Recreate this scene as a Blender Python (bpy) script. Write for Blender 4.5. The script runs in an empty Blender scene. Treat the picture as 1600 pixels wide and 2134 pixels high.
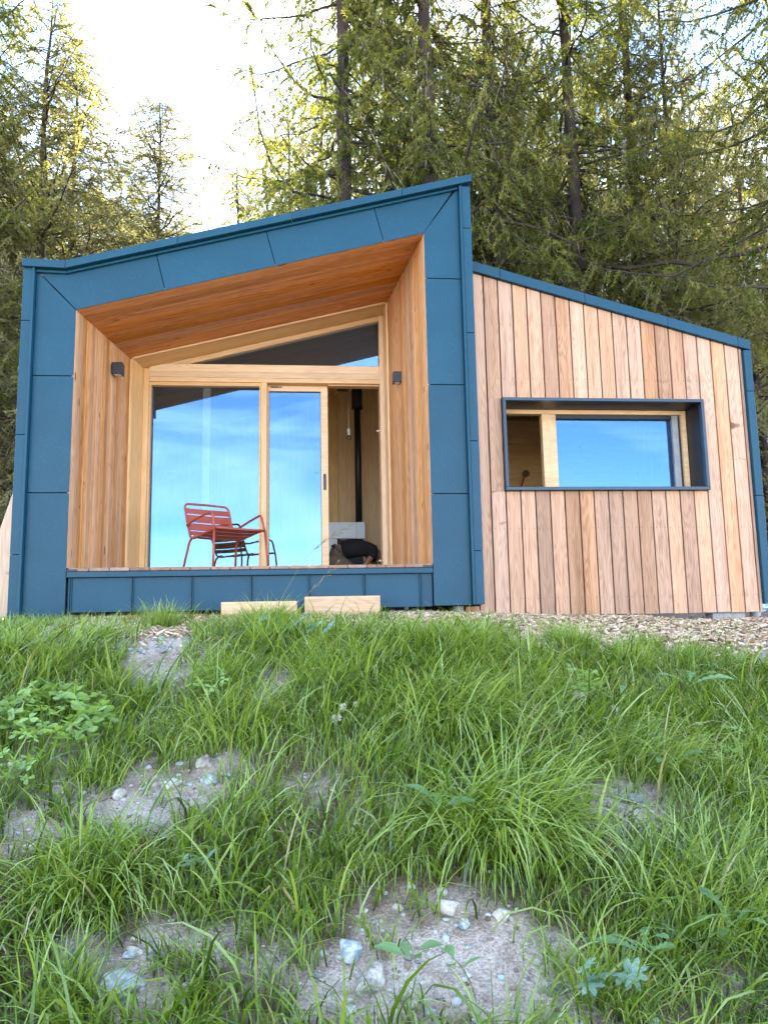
import bpy, bmesh, math, random
import numpy as np
from mathutils import Vector, Matrix
R = math.radians
rnd = random.Random(7)
rng = np.random.default_rng(11)
scene = bpy.context.scene
col = scene.collection

# ------------------------------------------------------------------ camera
CAM = np.array([2.218, -7.399, -0.469]); YAW, PITCH, ROLL, FPX = 0.102, 0.137, -0.019, 1600.0
def cam_rows():
    f = np.array([math.sin(YAW)*math.cos(PITCH), math.cos(YAW)*math.cos(PITCH), math.sin(PITCH)])
    r = np.array([math.cos(YAW), -math.sin(YAW), 0.0]); u = np.cross(r, f)
    c, s = math.cos(ROLL), math.sin(ROLL)
    return c*r+s*u, -s*r+c*u, f
CR, CU, CF = cam_rows()
cd = bpy.data.cameras.new('camera'); cam = bpy.data.objects.new('camera', cd); col.objects.link(cam)
cd.sensor_fit = 'VERTICAL'; cd.sensor_height = 36.0; cd.lens = 36.0*FPX/2134.0
cd.clip_start = 0.05; cd.clip_end = 3000
m = Matrix.Identity(4)
for i in range(3):
    m[i][0] = CR[i]; m[i][1] = CU[i]; m[i][2] = -CF[i]; m[i][3] = CAM[i]
cam.matrix_world = m
scene.camera = cam
def ray(px, py):
    d = CR*((px-800)/FPX) + CU*(-(py-1067)/FPX) + CF
    return d/np.linalg.norm(d)
def at_depth(px, py, Y):                     # point of the facade-parallel plane Y
    d = ray(px, py); return CAM + d*((Y-CAM[1])/d[1])

# ------------------------------------------------------------------ light
SUN = ray(600, 20)
SUN_EL = math.asin(SUN[2]); SUN_AZ = math.atan2(SUN[0], SUN[1])
EXPOSURE = 3.12
w = bpy.data.worlds.new('World'); scene.world = w; w.use_nodes = True
nt = w.node_tree; nt.nodes.clear()
def N(t, typ, **kw):
    n = t.nodes.new(typ)
    for k, v in kw.items(): setattr(n, k, v)
    return n
out = N(nt, 'ShaderNodeOutputWorld'); bg = N(nt, 'ShaderNodeBackground')
sky = N(nt, 'ShaderNodeTexSky', sky_type='NISHITA'); sky.sun_disc = False
sky.sun_elevation = SUN_EL; sky.sun_rotation = SUN_AZ
sky.altitude = 1800; sky.air_density = 1.0; sky.dust_density = 0.25; sky.ozone_density = 2.0
hs = N(nt, 'ShaderNodeHueSaturation'); hs.inputs['Saturation'].default_value = 1.0
tc = N(nt, 'ShaderNodeTexCoord'); mp = N(nt, 'ShaderNodeMapping'); mp.inputs['Scale'].default_value = (1.6, 1.6, 7.0); mp.inputs['Location'].default_value = (4.3, 1.2, 3.1)
no = N(nt, 'ShaderNodeTexNoise'); no.inputs['Scale'].default_value = 1.7; no.inputs['Detail'].default_value = 7; no.inputs['Roughness'].default_value = .55
no.inputs['Distortion'].default_value = .5
cr = N(nt, 'ShaderNodeValToRGB'); cr.color_ramp.elements[0].position = .49; cr.color_ramp.elements[1].position = .76
cr.color_ramp.elements[1].color = (.75, .75, .75, 1)
sep = N(nt, 'ShaderNodeSeparateXYZ')
low = N(nt, 'ShaderNodeMapRange'); low.inputs[1].default_value = .0; low.inputs[2].default_value = .12; low.inputs[3].default_value = .9; low.inputs[4].default_value = 0.0
add = N(nt, 'ShaderNodeMath', operation='ADD', use_clamp=True)
mx = N(nt, 'ShaderNodeMixRGB'); mx.inputs[2].default_value = (8.5, 8.3, 8.0, 1)
L = nt.links.new
L(tc.outputs['Generated'], mp.inputs[0]); L(mp.outputs[0], no.inputs['Vector']); L(no.outputs['Fac'], cr.inputs[0])
L(tc.outputs['Generated'], sep.inputs[0]); L(sep.outputs['Z'], low.inputs[0]); L(low.outputs[0], add.inputs[0]); L(cr.outputs[0], add.inputs[1])
L(sky.outputs[0], hs.inputs['Color']); L(hs.outputs[0], mx.inputs[1]); L(add.outputs[0], mx.inputs[0])
L(mx.outputs[0], bg.inputs[0]); bg.inputs[1].default_value = 0.11; L(bg.outputs[0], out.inputs[0])
sd = bpy.data.lights.new('sun', 'SUN'); sd.energy = 5.0; sd.angle = R(.5); sd.color = (1, .93, .80)
so = bpy.data.objects.new('sun', sd); col.objects.link(so)
so.rotation_euler = Vector(SUN).to_track_quat('Z', 'Y').to_euler(); so.location = (0, 0, 30)
vs = scene.view_settings; scene.display_settings.display_device = 'sRGB'
vs.view_transform = 'Standard'; vs.look = 'None'; vs.gamma = 1; vs.exposure = EXPOSURE; vs.use_curve_mapping = False
scene.render.engine = 'CYCLES'
scene.cycles.max_bounces = 8; scene.cycles.transparent_max_bounces = 24; scene.cycles.diffuse_bounces = 4
scene.cycles.transmission_bounces = 6; scene.cycles.sample_clamp_indirect = 8

# ------------------------------------------------------------------ materials
def newmat(name):
    mt = bpy.data.materials.new(name); mt.use_nodes = True
    t = mt.node_tree; p = t.nodes['Principled BSDF']; return mt, t, p
def ramp(t, stops):
    c = N(t, 'ShaderNodeValToRGB'); e = c.color_ramp.elements
    while len(e) < len(stops): e.new(.5)
    for k, (pos, rgb) in enumerate(stops):
        e[k].position = pos; e[k].color = (*rgb, 1)
    return c
def simple(name, rgb, rough=.6, metal=0, bump=0, bscale=60, vary=.12, spec=.5):
    mt, t, p = newmat(name)
    tc = N(t, 'ShaderNodeTexCoord'); n = N(t, 'ShaderNodeTexNoise'); n.inputs['Scale'].default_value = bscale*.2; n.inputs['Detail'].default_value = 5
    t.links.new(tc.outputs['Object'], n.inputs['Vector'])
    a = tuple(c*(1-vary) for c in rgb); b = tuple(min(1, c*(1+vary)) for c in rgb)
    r = ramp(t, [(.3, a), (.7, b)]); t.links.new(n.outputs['Fac'], r.inputs[0]); t.links.new(r.outputs[0], p.inputs['Base Color'])
    p.inputs['Roughness'].default_value = rough; p.inputs['Metallic'].default_value = metal
    p.inputs['Specular IOR Level'].default_value = spec
    if bump:
        n2 = N(t, 'ShaderNodeTexNoise'); n2.inputs['Scale'].default_value = bscale; n2.inputs['Detail'].default_value = 6
        t.links.new(tc.outputs['Object'], n2.inputs['Vector'])
        bp = N(t, 'ShaderNodeBump'); bp.inputs['Strength'].default_value = bump; bp.inputs['Distance'].default_value = .01
        t.links.new(n2.outputs['Fac'], bp.inputs['Height']); t.links.new(bp.outputs[0], p.inputs['Normal'])
    return mt
def wood(name, light, dark, knot=.5, rough=.55, rings=1.0, vary=.35, grey=0.0, knotscale=1.0):
    """grain runs along the piece's local X; every piece gets its own figure through Object Info Random"""
    mt, t, p = newmat(name); lk = t.links.new
    tc = N(t, 'ShaderNodeTexCoord'); oi = N(t, 'ShaderNodeObjectInfo')
    mul = N(t, 'ShaderNodeVectorMath', operation='SCALE'); mul.inputs[0].default_value = (37.1, 51.3, 73.7)
    lk(oi.outputs['Random'], mul.inputs['Scale'])
    ad = N(t, 'ShaderNodeVectorMath', operation='ADD'); lk(tc.outputs['Object'], ad.inputs[0]); lk(mul.outputs[0], ad.inputs[1])
    # cathedral figure: rings cut by the board face
    m1 = N(t, 'ShaderNodeMapping'); m1.inputs['Scale'].default_value = (.55, 6, 6); lk(ad.outputs[0], m1.inputs[0])
    n1 = N(t, 'ShaderNodeTexNoise'); n1.inputs['Scale'].default_value = 1.3; n1.inputs['Detail'].default_value = 2.5; lk(m1.outputs[0], n1.inputs['Vector'])
    mm = N(t, 'ShaderNodeMath', operation='MULTIPLY'); mm.inputs[1].default_value = 17*rings; lk(n1.outputs['Fac'], mm.inputs[0])
    fr = N(t, 'ShaderNodeMath', operation='PINGPONG'); fr.inputs[1].default_value = .5; lk(mm.outputs[0], fr.inputs[0])
    # fine fibre
    m2 = N(t, 'ShaderNodeMapping'); m2.inputs['Scale'].default_value = (2.2, 95, 95); lk(ad.outputs[0], m2.inputs[0])
    n2 = N(t, 'ShaderNodeTexNoise'); n2.inputs['Scale'].default_value = 1.0; n2.inputs['Detail'].default_value = 3; lk(m2.outputs[0], n2.inputs['Vector'])
    # broad streaks
    m3 = N(t, 'ShaderNodeMapping'); m3.inputs['Scale'].default_value = (.35, 14, 14); lk(ad.outputs[0], m3.inputs[0])
    n3 = N(t, 'ShaderNodeTexNoise'); n3.inputs['Scale'].default_value = 1.0; n3.inputs['Detail'].default_value = 2; lk(m3.outputs[0], n3.inputs['Vector'])
    s1 = N(t, 'ShaderNodeMath', operation='MULTIPLY_ADD'); s1.inputs[1].default_value = .75; lk(fr.outputs[0], s1.inputs[0]); lk(n2.outputs['Fac'], s1.inputs[2])
    s2 = N(t, 'ShaderNodeMath', operation='MULTIPLY_ADD'); s2.inputs[1].default_value = .9; lk(n3.outputs['Fac'], s2.inputs[0]); lk(s1.outputs[0], s2.inputs[2])
    mr = N(t, 'ShaderNodeMapRange'); mr.inputs[1].default_value = .75; mr.inputs[2].default_value = 1.5; lk(s2.outputs[0], mr.inputs[0])
    rp = ramp(t, [(0, light), (.55, tuple((a*.55+b*.45) for a, b in zip(light, dark))), (1, dark)]); lk(mr.outputs[0], rp.inputs[0])
    # knots
    m4 = N(t, 'ShaderNodeMapping'); m4.inputs['Scale'].default_value = (3.3*knotscale, 8.5*knotscale, 1.2); lk(ad.outputs[0], m4.inputs[0])
    nz = N(t, 'ShaderNodeTexNoise'); nz.inputs['Scale'].default_value = 9; lk(ad.outputs[0], nz.inputs['Vector'])
    wv = N(t, 'ShaderNodeVectorMath', operation='SCALE'); wv.inputs['Scale'].default_value = .12; lk(nz.outputs['Color'], wv.inputs[0])
    wa = N(t, 'ShaderNodeVectorMath', operation='ADD'); lk(m4.outputs[0], wa.inputs[0]); lk(wv.outputs[0], wa.inputs[1])
    vo = N(t, 'ShaderNodeTexVoronoi'); vo.inputs['Scale'].default_value = 1.0; lk(wa.outputs[0], vo.inputs['Vector'])
    sc = N(t, 'ShaderNodeSeparateColor'); lk(vo.outputs['Color'], sc.inputs[0])
    th = N(t, 'ShaderNodeMath', operation='MULTIPLY_ADD'); th.inputs[1].default_value = .22; th.inputs[2].default_value = -.07; lk(sc.outputs[0], th.inputs[0])
    dv = N(t, 'ShaderNodeMath', operation='SUBTRACT'); lk(th.outputs[0], dv.inputs[0]); lk(vo.outputs['Distance'], dv.inputs[1])
    kr = N(t, 'ShaderNodeMapRange'); kr.inputs[1].default_value = -.035; kr.inputs[2].default_value = .02; kr.inputs[4].default_value = knot; lk(dv.outputs[0], kr.inputs[0])
    kx = N(t, 'ShaderNodeMixRGB'); kx.inputs[2].default_value = (dark[0]*.30, dark[1]*.2, dark[2]*.15, 1)
    lk(kr.outputs[0], kx.inputs[0]); lk(rp.outputs[0], kx.inputs[1])
    # every piece its own tone
    vr = N(t, 'ShaderNodeMapRange'); vr.inputs[3].default_value = 1-vary; vr.inputs[4].default_value = 1+vary*.5; lk(oi.outputs['Random'], vr.inputs[0])
    r2 = N(t, 'ShaderNodeMath', operation='MULTIPLY'); r2.inputs[1].default_value = 17.31; lk(oi.outputs['Random'], r2.inputs[0])
    r3 = N(t, 'ShaderNodeMath', operation='FRACT'); lk(r2.outputs[0], r3.inputs[0])
    sr = N(t, 'ShaderNodeMapRange'); sr.inputs[3].default_value = 1.12-grey; sr.inputs[4].default_value = .85-grey; lk(r3.outputs[0], sr.inputs[0])
    hv = N(t, 'ShaderNodeHueSaturation'); lk(kx.outputs[0], hv.inputs['Color']); lk(vr.outputs[0], hv.inputs['Value']); lk(sr.outputs[0], hv.inputs['Saturation'])
    lk(hv.outputs[0], p.inputs['Base Color'])
    p.inputs['Roughness'].default_value = rough; p.inputs['Specular IOR Level'].default_value = .3
    bp = N(t, 'ShaderNodeBump'); bp.inputs['Strength'].default_value = .35; bp.inputs['Distance'].default_value = .003
    lk(s1.outputs[0], bp.inputs['Height']); lk(bp.outputs[0], p.inputs['Normal'])
    return mt
M = {}
M['clad'] = wood('larch_cladding', (.61, .355, .215), (.35, .175, .09), .85, .65, 1.0, .32)
M['lining'] = wood('larch_lining', (.74, .42, .20), (.42, .18, .07), .8, .6, .8, .30)
M['soffit'] = wood('larch_soffit', (.70, .28, .065), (.34, .11, .02), .7, .5, .8, .22)
M['deck'] = wood('larch_deck', (.38, .24, .17), (.22, .12, .08), .6, .7, 1, .3)
M['joinery'] = wood('pine_joinery', (.78, .52, .27), (.62, .38, .18), .15, .45, .7, .15)
M['ply'] = wood('pine_panel', (.88, .64, .31), (.72, .47, .20), .95, .5, .5, .08, 0, 1.3)
M['sawn'] = wood('sawn_block', (.76, .54, .36), (.6, .38, .22), .8, .7, .8, .15)
def metal_blue():
    mt, t, p = newmat('blue_coated_metal'); lk = t.links.new
    tc = N(t, 'ShaderNodeTexCoord'); n = N(t, 'ShaderNodeTexNoise'); n.inputs['Scale'].default_value = 1.6; n.inputs['Detail'].default_value = 8
    n.inputs['Roughness'].default_value = .65; lk(tc.outputs['Object'], n.inputs['Vector'])
    oi = N(t, 'ShaderNodeObjectInfo')
    r = ramp(t, [(.3, (.0035, .048, .084)), (.7, (.0055, .062, .104))]); lk(n.outputs['Fac'], r.inputs[0])
    hv = N(t, 'ShaderNodeHueSaturation'); vr = N(t, 'ShaderNodeMapRange'); vr.inputs[3].default_value = .93; vr.inputs[4].default_value = 1.07
    lk(oi.outputs['Random'], vr.inputs[0]); lk(vr.outputs[0], hv.inputs['Value']); lk(r.outputs[0], hv.inputs['Color'])
    # pale dust specks
    n3 = N(t, 'ShaderNodeTexNoise'); n3.inputs['Scale'].default_value = 90; n3.inputs['Detail'].default_value = 2; lk(tc.outputs['Object'], n3.inputs['Vector'])
    r3 = ramp(t, [(.66, (0, 0, 0)), (.74, (.25, .25, .25))]); lk(n3.outputs['Fac'], r3.inputs[0])
    mx = N(t, 'ShaderNodeMixRGB'); mx.inputs[2].default_value = (.2, .25, .28, 1); lk(r3.outputs[0], mx.inputs[0]); lk(hv.outputs[0], mx.inputs[1])
    lk(mx.outputs[0], p.inputs['Base Color'])
    p.inputs['Roughness'].default_value = .42; p.inputs['Specular IOR Level'].default_value = .28
    n2 = N(t, 'ShaderNodeTexNoise'); n2.inputs['Scale'].default_value = 2.2; n2.inputs['Detail'].default_value = 1; lk(tc.outputs['Object'], n2.inputs['Vector'])
    bp = N(t, 'ShaderNodeBump'); bp.inputs['Strength'].default_value = .25; bp.inputs['Distance'].default_value = .02
    lk(n2.outputs['Fac'], bp.inputs['Height']); lk(bp.outputs[0], p.inputs['Normal'])
    return mt
M['blue'] = metal_blue()
M['boxblue'] = simple('dark_blue_window_metal', (.016, .045, .075), .4, 0, 0, 30, .1)
M['blackbox'] = simple('near_black_reveal', (.006, .006, .010), .45)
M['black'] = simple('black_paint', (.012, .011, .014), .45)
M['dark'] = simple('dark_membrane', (.012, .011, .011), .9)
M['whitewood'] = simple('white_painted_post', (.86, .86, .84), .5)
M['white'] = simple('white_enamel', (.62, .66, .68), .35, 0, 0, 20, .03)
M['chair'] = simple('terracotta_powder_coat', (.31, .060, .036), .38, 0, .05, 400, .05)
M['roof'] = simple('roof_sheet', (.04, .08, .11), .5)
M['concrete'] = simple('concrete', (.36, .35, .35), .85, 0, .4, 80, .15)
M['plastic'] = simple('white_plastic', (.7, .72, .72), .4)
M['tarp'] = simple('pale_blue_tarp', (.45, .62, .75), .5, 0, .3, 30, .15)
M['orange'] = simple('orange_timber', (.55, .2, .06), .6)
M['skin'] = simple('skin', (.30, .13, .075), .5)
M['khaki'] = simple('khaki_cloth', (.17, .13, .09), .85, 0, .5, 150, .15)
M['tshirt'] = simple('black_cloth', (.012, .010, .012), .9, 0, .3, 90, .2)
M['hair'] = simple('dark_hair', (.03, .02, .015), .7)
M['belt'] = simple('dark_belt', (.03, .025, .025), .5)
M['red'] = simple('red_paint', (.5, .03, .015), .4)
M['brownfelt'] = simple('brown_disc', (.12, .07, .035), .7)
M['bulbcap'] = simple('white_ceramic', (.75, .73, .66), .35)
M['cable'] = simple('pale_cable', (.6, .5, .35), .5)
M['grey'] = simple('grey_seal', (.30, .31, .31), .6)
def glass_mat(name, fac, tint):
    mt, t, p = newmat(name); t.nodes.remove(p); lk = t.links.new
    o = t.nodes['Material Output']; tr = N(t, 'ShaderNodeBsdfTransparent'); tr.inputs[0].default_value = (.72, .68, .62, 1)
    gl = N(t, 'ShaderNodeBsdfGlossy'); gl.inputs['Roughness'].default_value = 0.0; gl.inputs[0].default_value = (*tint, 1)
    fr = N(t, 'ShaderNodeFresnel'); fr.inputs[0].default_value = 1.5
    mr = N(t, 'ShaderNodeMapRange'); mr.inputs[3].default_value = fac; mr.inputs[4].default_value = 1; lk(fr.outputs[0], mr.inputs[0])
    ms = N(t, 'ShaderNodeMixShader'); lk(mr.outputs[0], ms.inputs[0]); lk(tr.outputs[0], ms.inputs[1]); lk(gl.outputs[0], ms.inputs[2]); lk(ms.outputs[0], o.inputs[0])
    return mt
M['glass'] = glass_mat('coated_window_glass', .165, (.27, .56, .96))
M['bulb'] = glass_mat('bulb_glass', .08, (1, 1, 1))
def leafmat(name, stops, trans, transcol=1.6, rough=.5, attr=True, scale=3.0, rand=True, spec=.5):
    mt, t, p = newmat(name); lk = t.links.new; o = t.nodes['Material Output']
    if attr:
        a = N(t, 'ShaderNodeAttribute', attribute_name='tint'); r = ramp(t, stops); lk(a.outputs['Fac'], r.inputs[0])
    else:
        tc = N(t, 'ShaderNodeTexCoord'); n = N(t, 'ShaderNodeTexNoise'); n.inputs['Scale'].default_value = scale; n.inputs['Detail'].default_value = 3
        lk(tc.outputs['Object'], n.inputs['Vector']); r = ramp(t, stops); lk(n.outputs['Fac'], r.inputs[0])
    src = r.outputs[0]
    if rand:
        oi = N(t, 'ShaderNodeObjectInfo'); hv = N(t, 'ShaderNodeHueSaturation'); vr = N(t, 'ShaderNodeMapRange'); vr.inputs[3].default_value = .8; vr.inputs[4].default_value = 1.2
        lk(oi.outputs['Random'], vr.inputs[0]); lk(vr.outputs[0], hv.inputs['Value']); lk(src, hv.inputs['Color']); src = hv.outputs[0]
    lk(src, p.inputs['Base Color']); p.inputs['Roughness'].default_value = rough; p.inputs['Specular IOR Level'].default_value = spec
    tl = N(t, 'ShaderNodeBsdfTranslucent'); g = N(t, 'ShaderNodeMixRGB', blend_type='MULTIPLY'); g.inputs[0].default_value = 1
    g.inputs[2].default_value = (transcol*1.1, transcol, transcol*.45, 1); lk(src, g.inputs[1]); lk(g.outputs[0], tl.inputs[0])
    ms = N(t, 'ShaderNodeMixShader'); ms.inputs[0].default_value = trans
    lk(p.outputs[0], ms.inputs[1]); lk(tl.outputs[0], ms.inputs[2]); lk(ms.outputs[0], o.inputs[0])
    return mt
M['grass'] = leafmat('grass_blade', [(0, (.020, .045, .006)), (.28, (.115, .20, .014)), (.55, (.27, .38, .055)), (.84, (.42, .52, .22)), (.93, (.48, .46, .22)), (1, (.42, .35, .19))], .28, 1.5, .33, True, rand=False, spec=.8)  # pale stops paint highlights on blades, dark start paints shade; last is straw
M['needle'] = leafmat('larch_needles', [(0, (.016, .030, .008)), (.45, (.075, .10, .022)), (1, (.30, .30, .09))], .5, 1.9, .6, True, spec=.2)  # backlit silhouette darks and sunlit lights painted into the needle colour
M['needle_pale'] = leafmat('pale_larch_needles', [(0, (.05, .055, .025)), (.5, (.18, .185, .09)), (1, (.42, .41, .24))], .58, 1.5, .6, True, spec=.2)  # pale copy for the shorter larches, sunlight painted into the colour
M['clover'] = leafmat('clover_leaf', [(.3, (.20, .34, .07)), (.7, (.30, .44, .14))], .3, 1.6, .5, False, 25)
M['broad'] = leafmat('broad_leaf', [(.3, (.13, .25, .08)), (.7, (.20, .34, .14))], .3, 1.5, .45, False, 20)
M['bluegreen'] = leafmat('bluish_leaf', [(.3, (.17, .30, .22)), (.7, (.26, .40, .32))], .25, 1.3, .45, False, 20)
M['seed'] = leafmat('dry_seed_head', [(.3, (.20, .15, .09)), (.7, (.32, .26, .15))], .3, 1.2, .6, False, 30)
M['petal'] = leafmat('white_petals', [(.3, (.6, .6, .5)), (.7, (.75, .75, .68))], .3, 1.0, .6, False, 30)
M['stemgreen'] = simple('green_stem', (.10, .17, .04), .5)
M['bark'] = simple('larch_bark', (.042, .030, .022), .9, 0, .9, 14, .45)
M['twig'] = simple('lichen_twig', (.26, .23, .16), .9, 0, 0, 9, .35)
def ground_mat():
    mt, t, p = newmat('earth_and_gravel'); lk = t.links.new
    tc = N(t, 'ShaderNodeTexCoord')
    n = N(t, 'ShaderNodeTexNoise'); n.inputs['Scale'].default_value = 3; n.inputs['Detail'].default_value = 10; n.inputs['Roughness'].default_value = .7; lk(tc.outputs['Object'], n.inputs['Vector'])
    r = ramp(t, [(.3, (.22, .15, .105)), (.5, (.41, .335, .27)), (.7, (.54, .475, .40))]); lk(n.outputs['Fac'], r.inputs[0])
    v = N(t, 'ShaderNodeTexVoronoi'); v.inputs['Scale'].default_value = 150; lk(tc.outputs['Object'], v.inputs['Vector'])
    at_ = N(t, 'ShaderNodeAttribute', attribute_name='tint'); dk = N(t, 'ShaderNodeMixRGB', blend_type='MULTIPLY'); dk.inputs[2].default_value = (.36, .30, .24, 1)  # soil darkened off the bare patches: shade under grass put into the colour
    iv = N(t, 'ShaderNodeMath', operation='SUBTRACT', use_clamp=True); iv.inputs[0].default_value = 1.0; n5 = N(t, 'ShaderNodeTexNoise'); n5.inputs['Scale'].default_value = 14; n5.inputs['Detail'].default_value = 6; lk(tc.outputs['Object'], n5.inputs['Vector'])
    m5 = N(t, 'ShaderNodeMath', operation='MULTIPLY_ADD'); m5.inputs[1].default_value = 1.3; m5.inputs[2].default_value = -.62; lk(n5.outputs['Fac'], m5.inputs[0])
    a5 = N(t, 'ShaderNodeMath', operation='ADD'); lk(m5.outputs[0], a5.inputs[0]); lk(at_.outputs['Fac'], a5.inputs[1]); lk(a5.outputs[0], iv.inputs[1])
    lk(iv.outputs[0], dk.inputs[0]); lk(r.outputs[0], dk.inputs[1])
    hv = N(t, 'ShaderNodeHueSaturation'); lk(dk.outputs[0], hv.inputs['Color'])
    sc = N(t, 'ShaderNodeSeparateColor'); lk(v.outputs['Color'], sc.inputs[0])
    vr = N(t, 'ShaderNodeMapRange'); vr.inputs[3].default_value = .7; vr.inputs[4].default_value = 1.35; lk(sc.outputs[0], vr.inputs[0]); lk(vr.outputs[0], hv.inputs['Value'])
    lk(hv.outputs[0], p.inputs['Base Color']); p.inputs['Roughness'].default_value = .95
    bp = N(t, 'ShaderNodeBump'); bp.inputs['Strength'].default_value = .7; bp.inputs['Distance'].default_value = .006
    ad = N(t, 'ShaderNodeMath', operation='SUBTRACT'); lk(n.outputs['Fac'], ad.inputs[0]); lk(v.outputs['Distance'], ad.inputs[1])
    lk(ad.outputs[0], bp.inputs['Height']); lk(bp.outputs[0], p.inputs['Normal'])
    return mt
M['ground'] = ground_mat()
def rockmat(name, stops):
    mt, t, p = newmat(name); lk = t.links.new
    tc = N(t, 'ShaderNodeTexCoord'); oi = N(t, 'ShaderNodeObjectInfo')
    ad = N(t, 'ShaderNodeVectorMath', operation='ADD'); lk(tc.outputs['Object'], ad.inputs[0]); lk(oi.outputs['Location'], ad.inputs[1])
    n = N(t, 'ShaderNodeTexNoise'); n.inputs['Scale'].default_value = 22; n.inputs['Detail'].default_value = 9; n.inputs['Roughness'].default_value = .7; lk(ad.outputs[0], n.inputs['Vector'])
    r = ramp(t, stops); lk(n.outputs['Fac'], r.inputs[0]); lk(r.outputs[0], p.inputs['Base Color']); p.inputs['Roughness'].default_value = .8
    bp = N(t, 'ShaderNodeBump'); bp.inputs['Strength'].default_value = .6; bp.inputs['Distance'].default_value = .01; lk(n.outputs['Fac'], bp.inputs['Height']); lk(bp.outputs[0], p.inputs['Normal'])
    return mt
M['rockblue'] = rockmat('bluish_stone', [(.36, (.13, .19, .21)), (.48, (.33, .38, .39)), (.58, (.62, .63, .60))])
M['rockpale'] = rockmat('pale_stone', [(.36, (.20, .17, .14)), (.48, (.46, .41, .34)), (.58, (.68, .63, .54))])
M['rockdark'] = rockmat('grey_stone', [(.35, (.12, .13, .14)), (.5, (.22, .23, .23)), (.65, (.34, .33, .31))])
def attrmat(name, stops, rough=.85):
    mt, t, p = newmat(name); a = N(t, 'ShaderNodeAttribute', attribute_name='tint'); r = ramp(t, stops)
    t.links.new(a.outputs['Fac'], r.inputs[0]); t.links.new(r.outputs[0], p.inputs['Base Color']); p.inputs['Roughness'].default_value = rough
    return mt
M['chips'] = attrmat('wood_chips', [(0, (.26, .14, .08)), (.35, (.58, .38, .24)), (1, (.88, .69, .47))])
M['pebbles'] = attrmat('pebbles', [(0, (.20, .16, .14)), (.4, (.38, .35, .32)), (.8, (.56, .53, .49)), (1, (.42, .52, .56))])

M['crumb'] = attrmat('soil_clods', [(0, (.13, .085, .055)), (.5, (.28, .215, .16)), (1, (.42, .35, .28))], .95)
# ------------------------------------------------------------------ object helpers
def tag(o, label=None, cat=None, group=None, kind=None):
    if label: o['label'] = label
    if cat: o['category'] = cat
    if group: o['group'] = group
    if kind: o['kind'] = kind
    return o
def empty(name, loc=(0, 0, 0), rz=0):
    o = bpy.data.objects.new(name, None); o.location = loc; o.rotation_euler.z = rz; o.empty_display_size = .2
    col.objects.link(o); return o
def link(name, me, mat, parent=None, loc=None, smooth=False):
    if mat is not None and not me.materials: me.materials.append(mat)
    o = bpy.data.objects.new(name, me); col.objects.link(o)
    wm = Matrix.Translation(Vector(loc) if loc is not None else Vector((0, 0, 0)))
    if parent is not None: o.parent = parent; o.matrix_basis = parent_matrix(parent).inverted() @ wm
    else: o.location = wm.translation
    if smooth: me.polygons.foreach_set('use_smooth', [True]*len(me.polygons))
    return o
def mesh_from(name, v, f):
    me = bpy.data.meshes.new(name); me.from_pydata([tuple(map(float, q)) for q in v], [], f); me.update(); return me
def np_mesh(name, V, F, tint=None, smooth=False):
    """V (n,3), F (m,k) with k = 3 or 4"""
    me = bpy.data.meshes.new(name); V = np.asarray(V, np.float32); F = np.asarray(F, np.int32); k = F.shape[1]
    me.vertices.add(len(V)); me.vertices.foreach_set('co', V.ravel())
    me.loops.add(F.size); me.loops.foreach_set('vertex_index', F.ravel())
    me.polygons.add(len(F)); me.polygons.foreach_set('loop_start', np.arange(0, F.size, k, dtype=np.int32))
    me.polygons.foreach_set('loop_total', np.full(len(F), k, np.int32))
    if smooth: me.polygons.foreach_set('use_smooth', np.ones(len(F), bool))
    me.update(calc_edges=True)
    if tint is not None:
        a = me.attributes.new('tint', 'FLOAT', 'POINT'); a.data.foreach_set('value', np.asarray(tint, np.float32))
    return me
def bevelled(me, w):
    if w <= 0: return me
    bm = bmesh.new(); bm.from_mesh(me)
    bmesh.ops.recalc_face_normals(bm, faces=bm.faces)
    bmesh.ops.bevel(bm, geom=list(bm.edges), offset=w, segments=1, affect='EDGES', clamp_overlap=True)
    bm.to_mesh(me); bm.free(); return me
def solid(name, a, b, mat, parent, axis=None, bev=.002):
    """solid between polygon a and polygon b (same count, world points); local X follows axis"""
    n = len(a); pts = [Vector(map(float, p)) for p in list(a)+list(b)]
    c = sum(pts, Vector())/len(pts)
    ax = Vector(axis).normalized() if axis is not None else Vector((1, 0, 0))
    up = Vector((0, 0, 1)) if abs(ax.z) < .8 else Vector((0, 1, 0))
    z = ax.cross(up).normalized() if abs(ax.z) >= .8 else up
    y = z.cross(ax).normalized(); z = ax.cross(y).normalized()
    rot = Matrix((ax, y, z)).transposed()
    inv = rot.inverted()
    v = [inv @ (p-c) for p in pts]
    f = [list(range(n))[::-1], list(range(n, 2*n))] + [[i, (i+1) % n, n+(i+1) % n, n+i] for i in range(n)]
    me = mesh_from(name, v, f); bm = bmesh.new(); bm.from_mesh(me); bmesh.ops.recalc_face_normals(bm, faces=bm.faces); bm.to_mesh(me); bm.free()
    bevelled(me, bev)
    o = link(name, me, mat, parent); o.matrix_basis = Matrix.Translation(c) @ rot.to_4x4()
    if parent is not None: o.matrix_basis = parent_matrix(parent).inverted() @ o.matrix_basis
    return o
def parent_matrix(p):
    mm = Matrix.Identity(4)
    while p is not None: mm = p.matrix_basis @ mm; p = p.parent
    return mm
def prism(name, poly, y0, y1, mat, parent, axis=(1, 0, 0), bev=.002):
    return solid(name, [(x, y0, z) for x, z in poly], [(x, y1, z) for x, z in poly], mat, parent, axis, bev)
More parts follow.
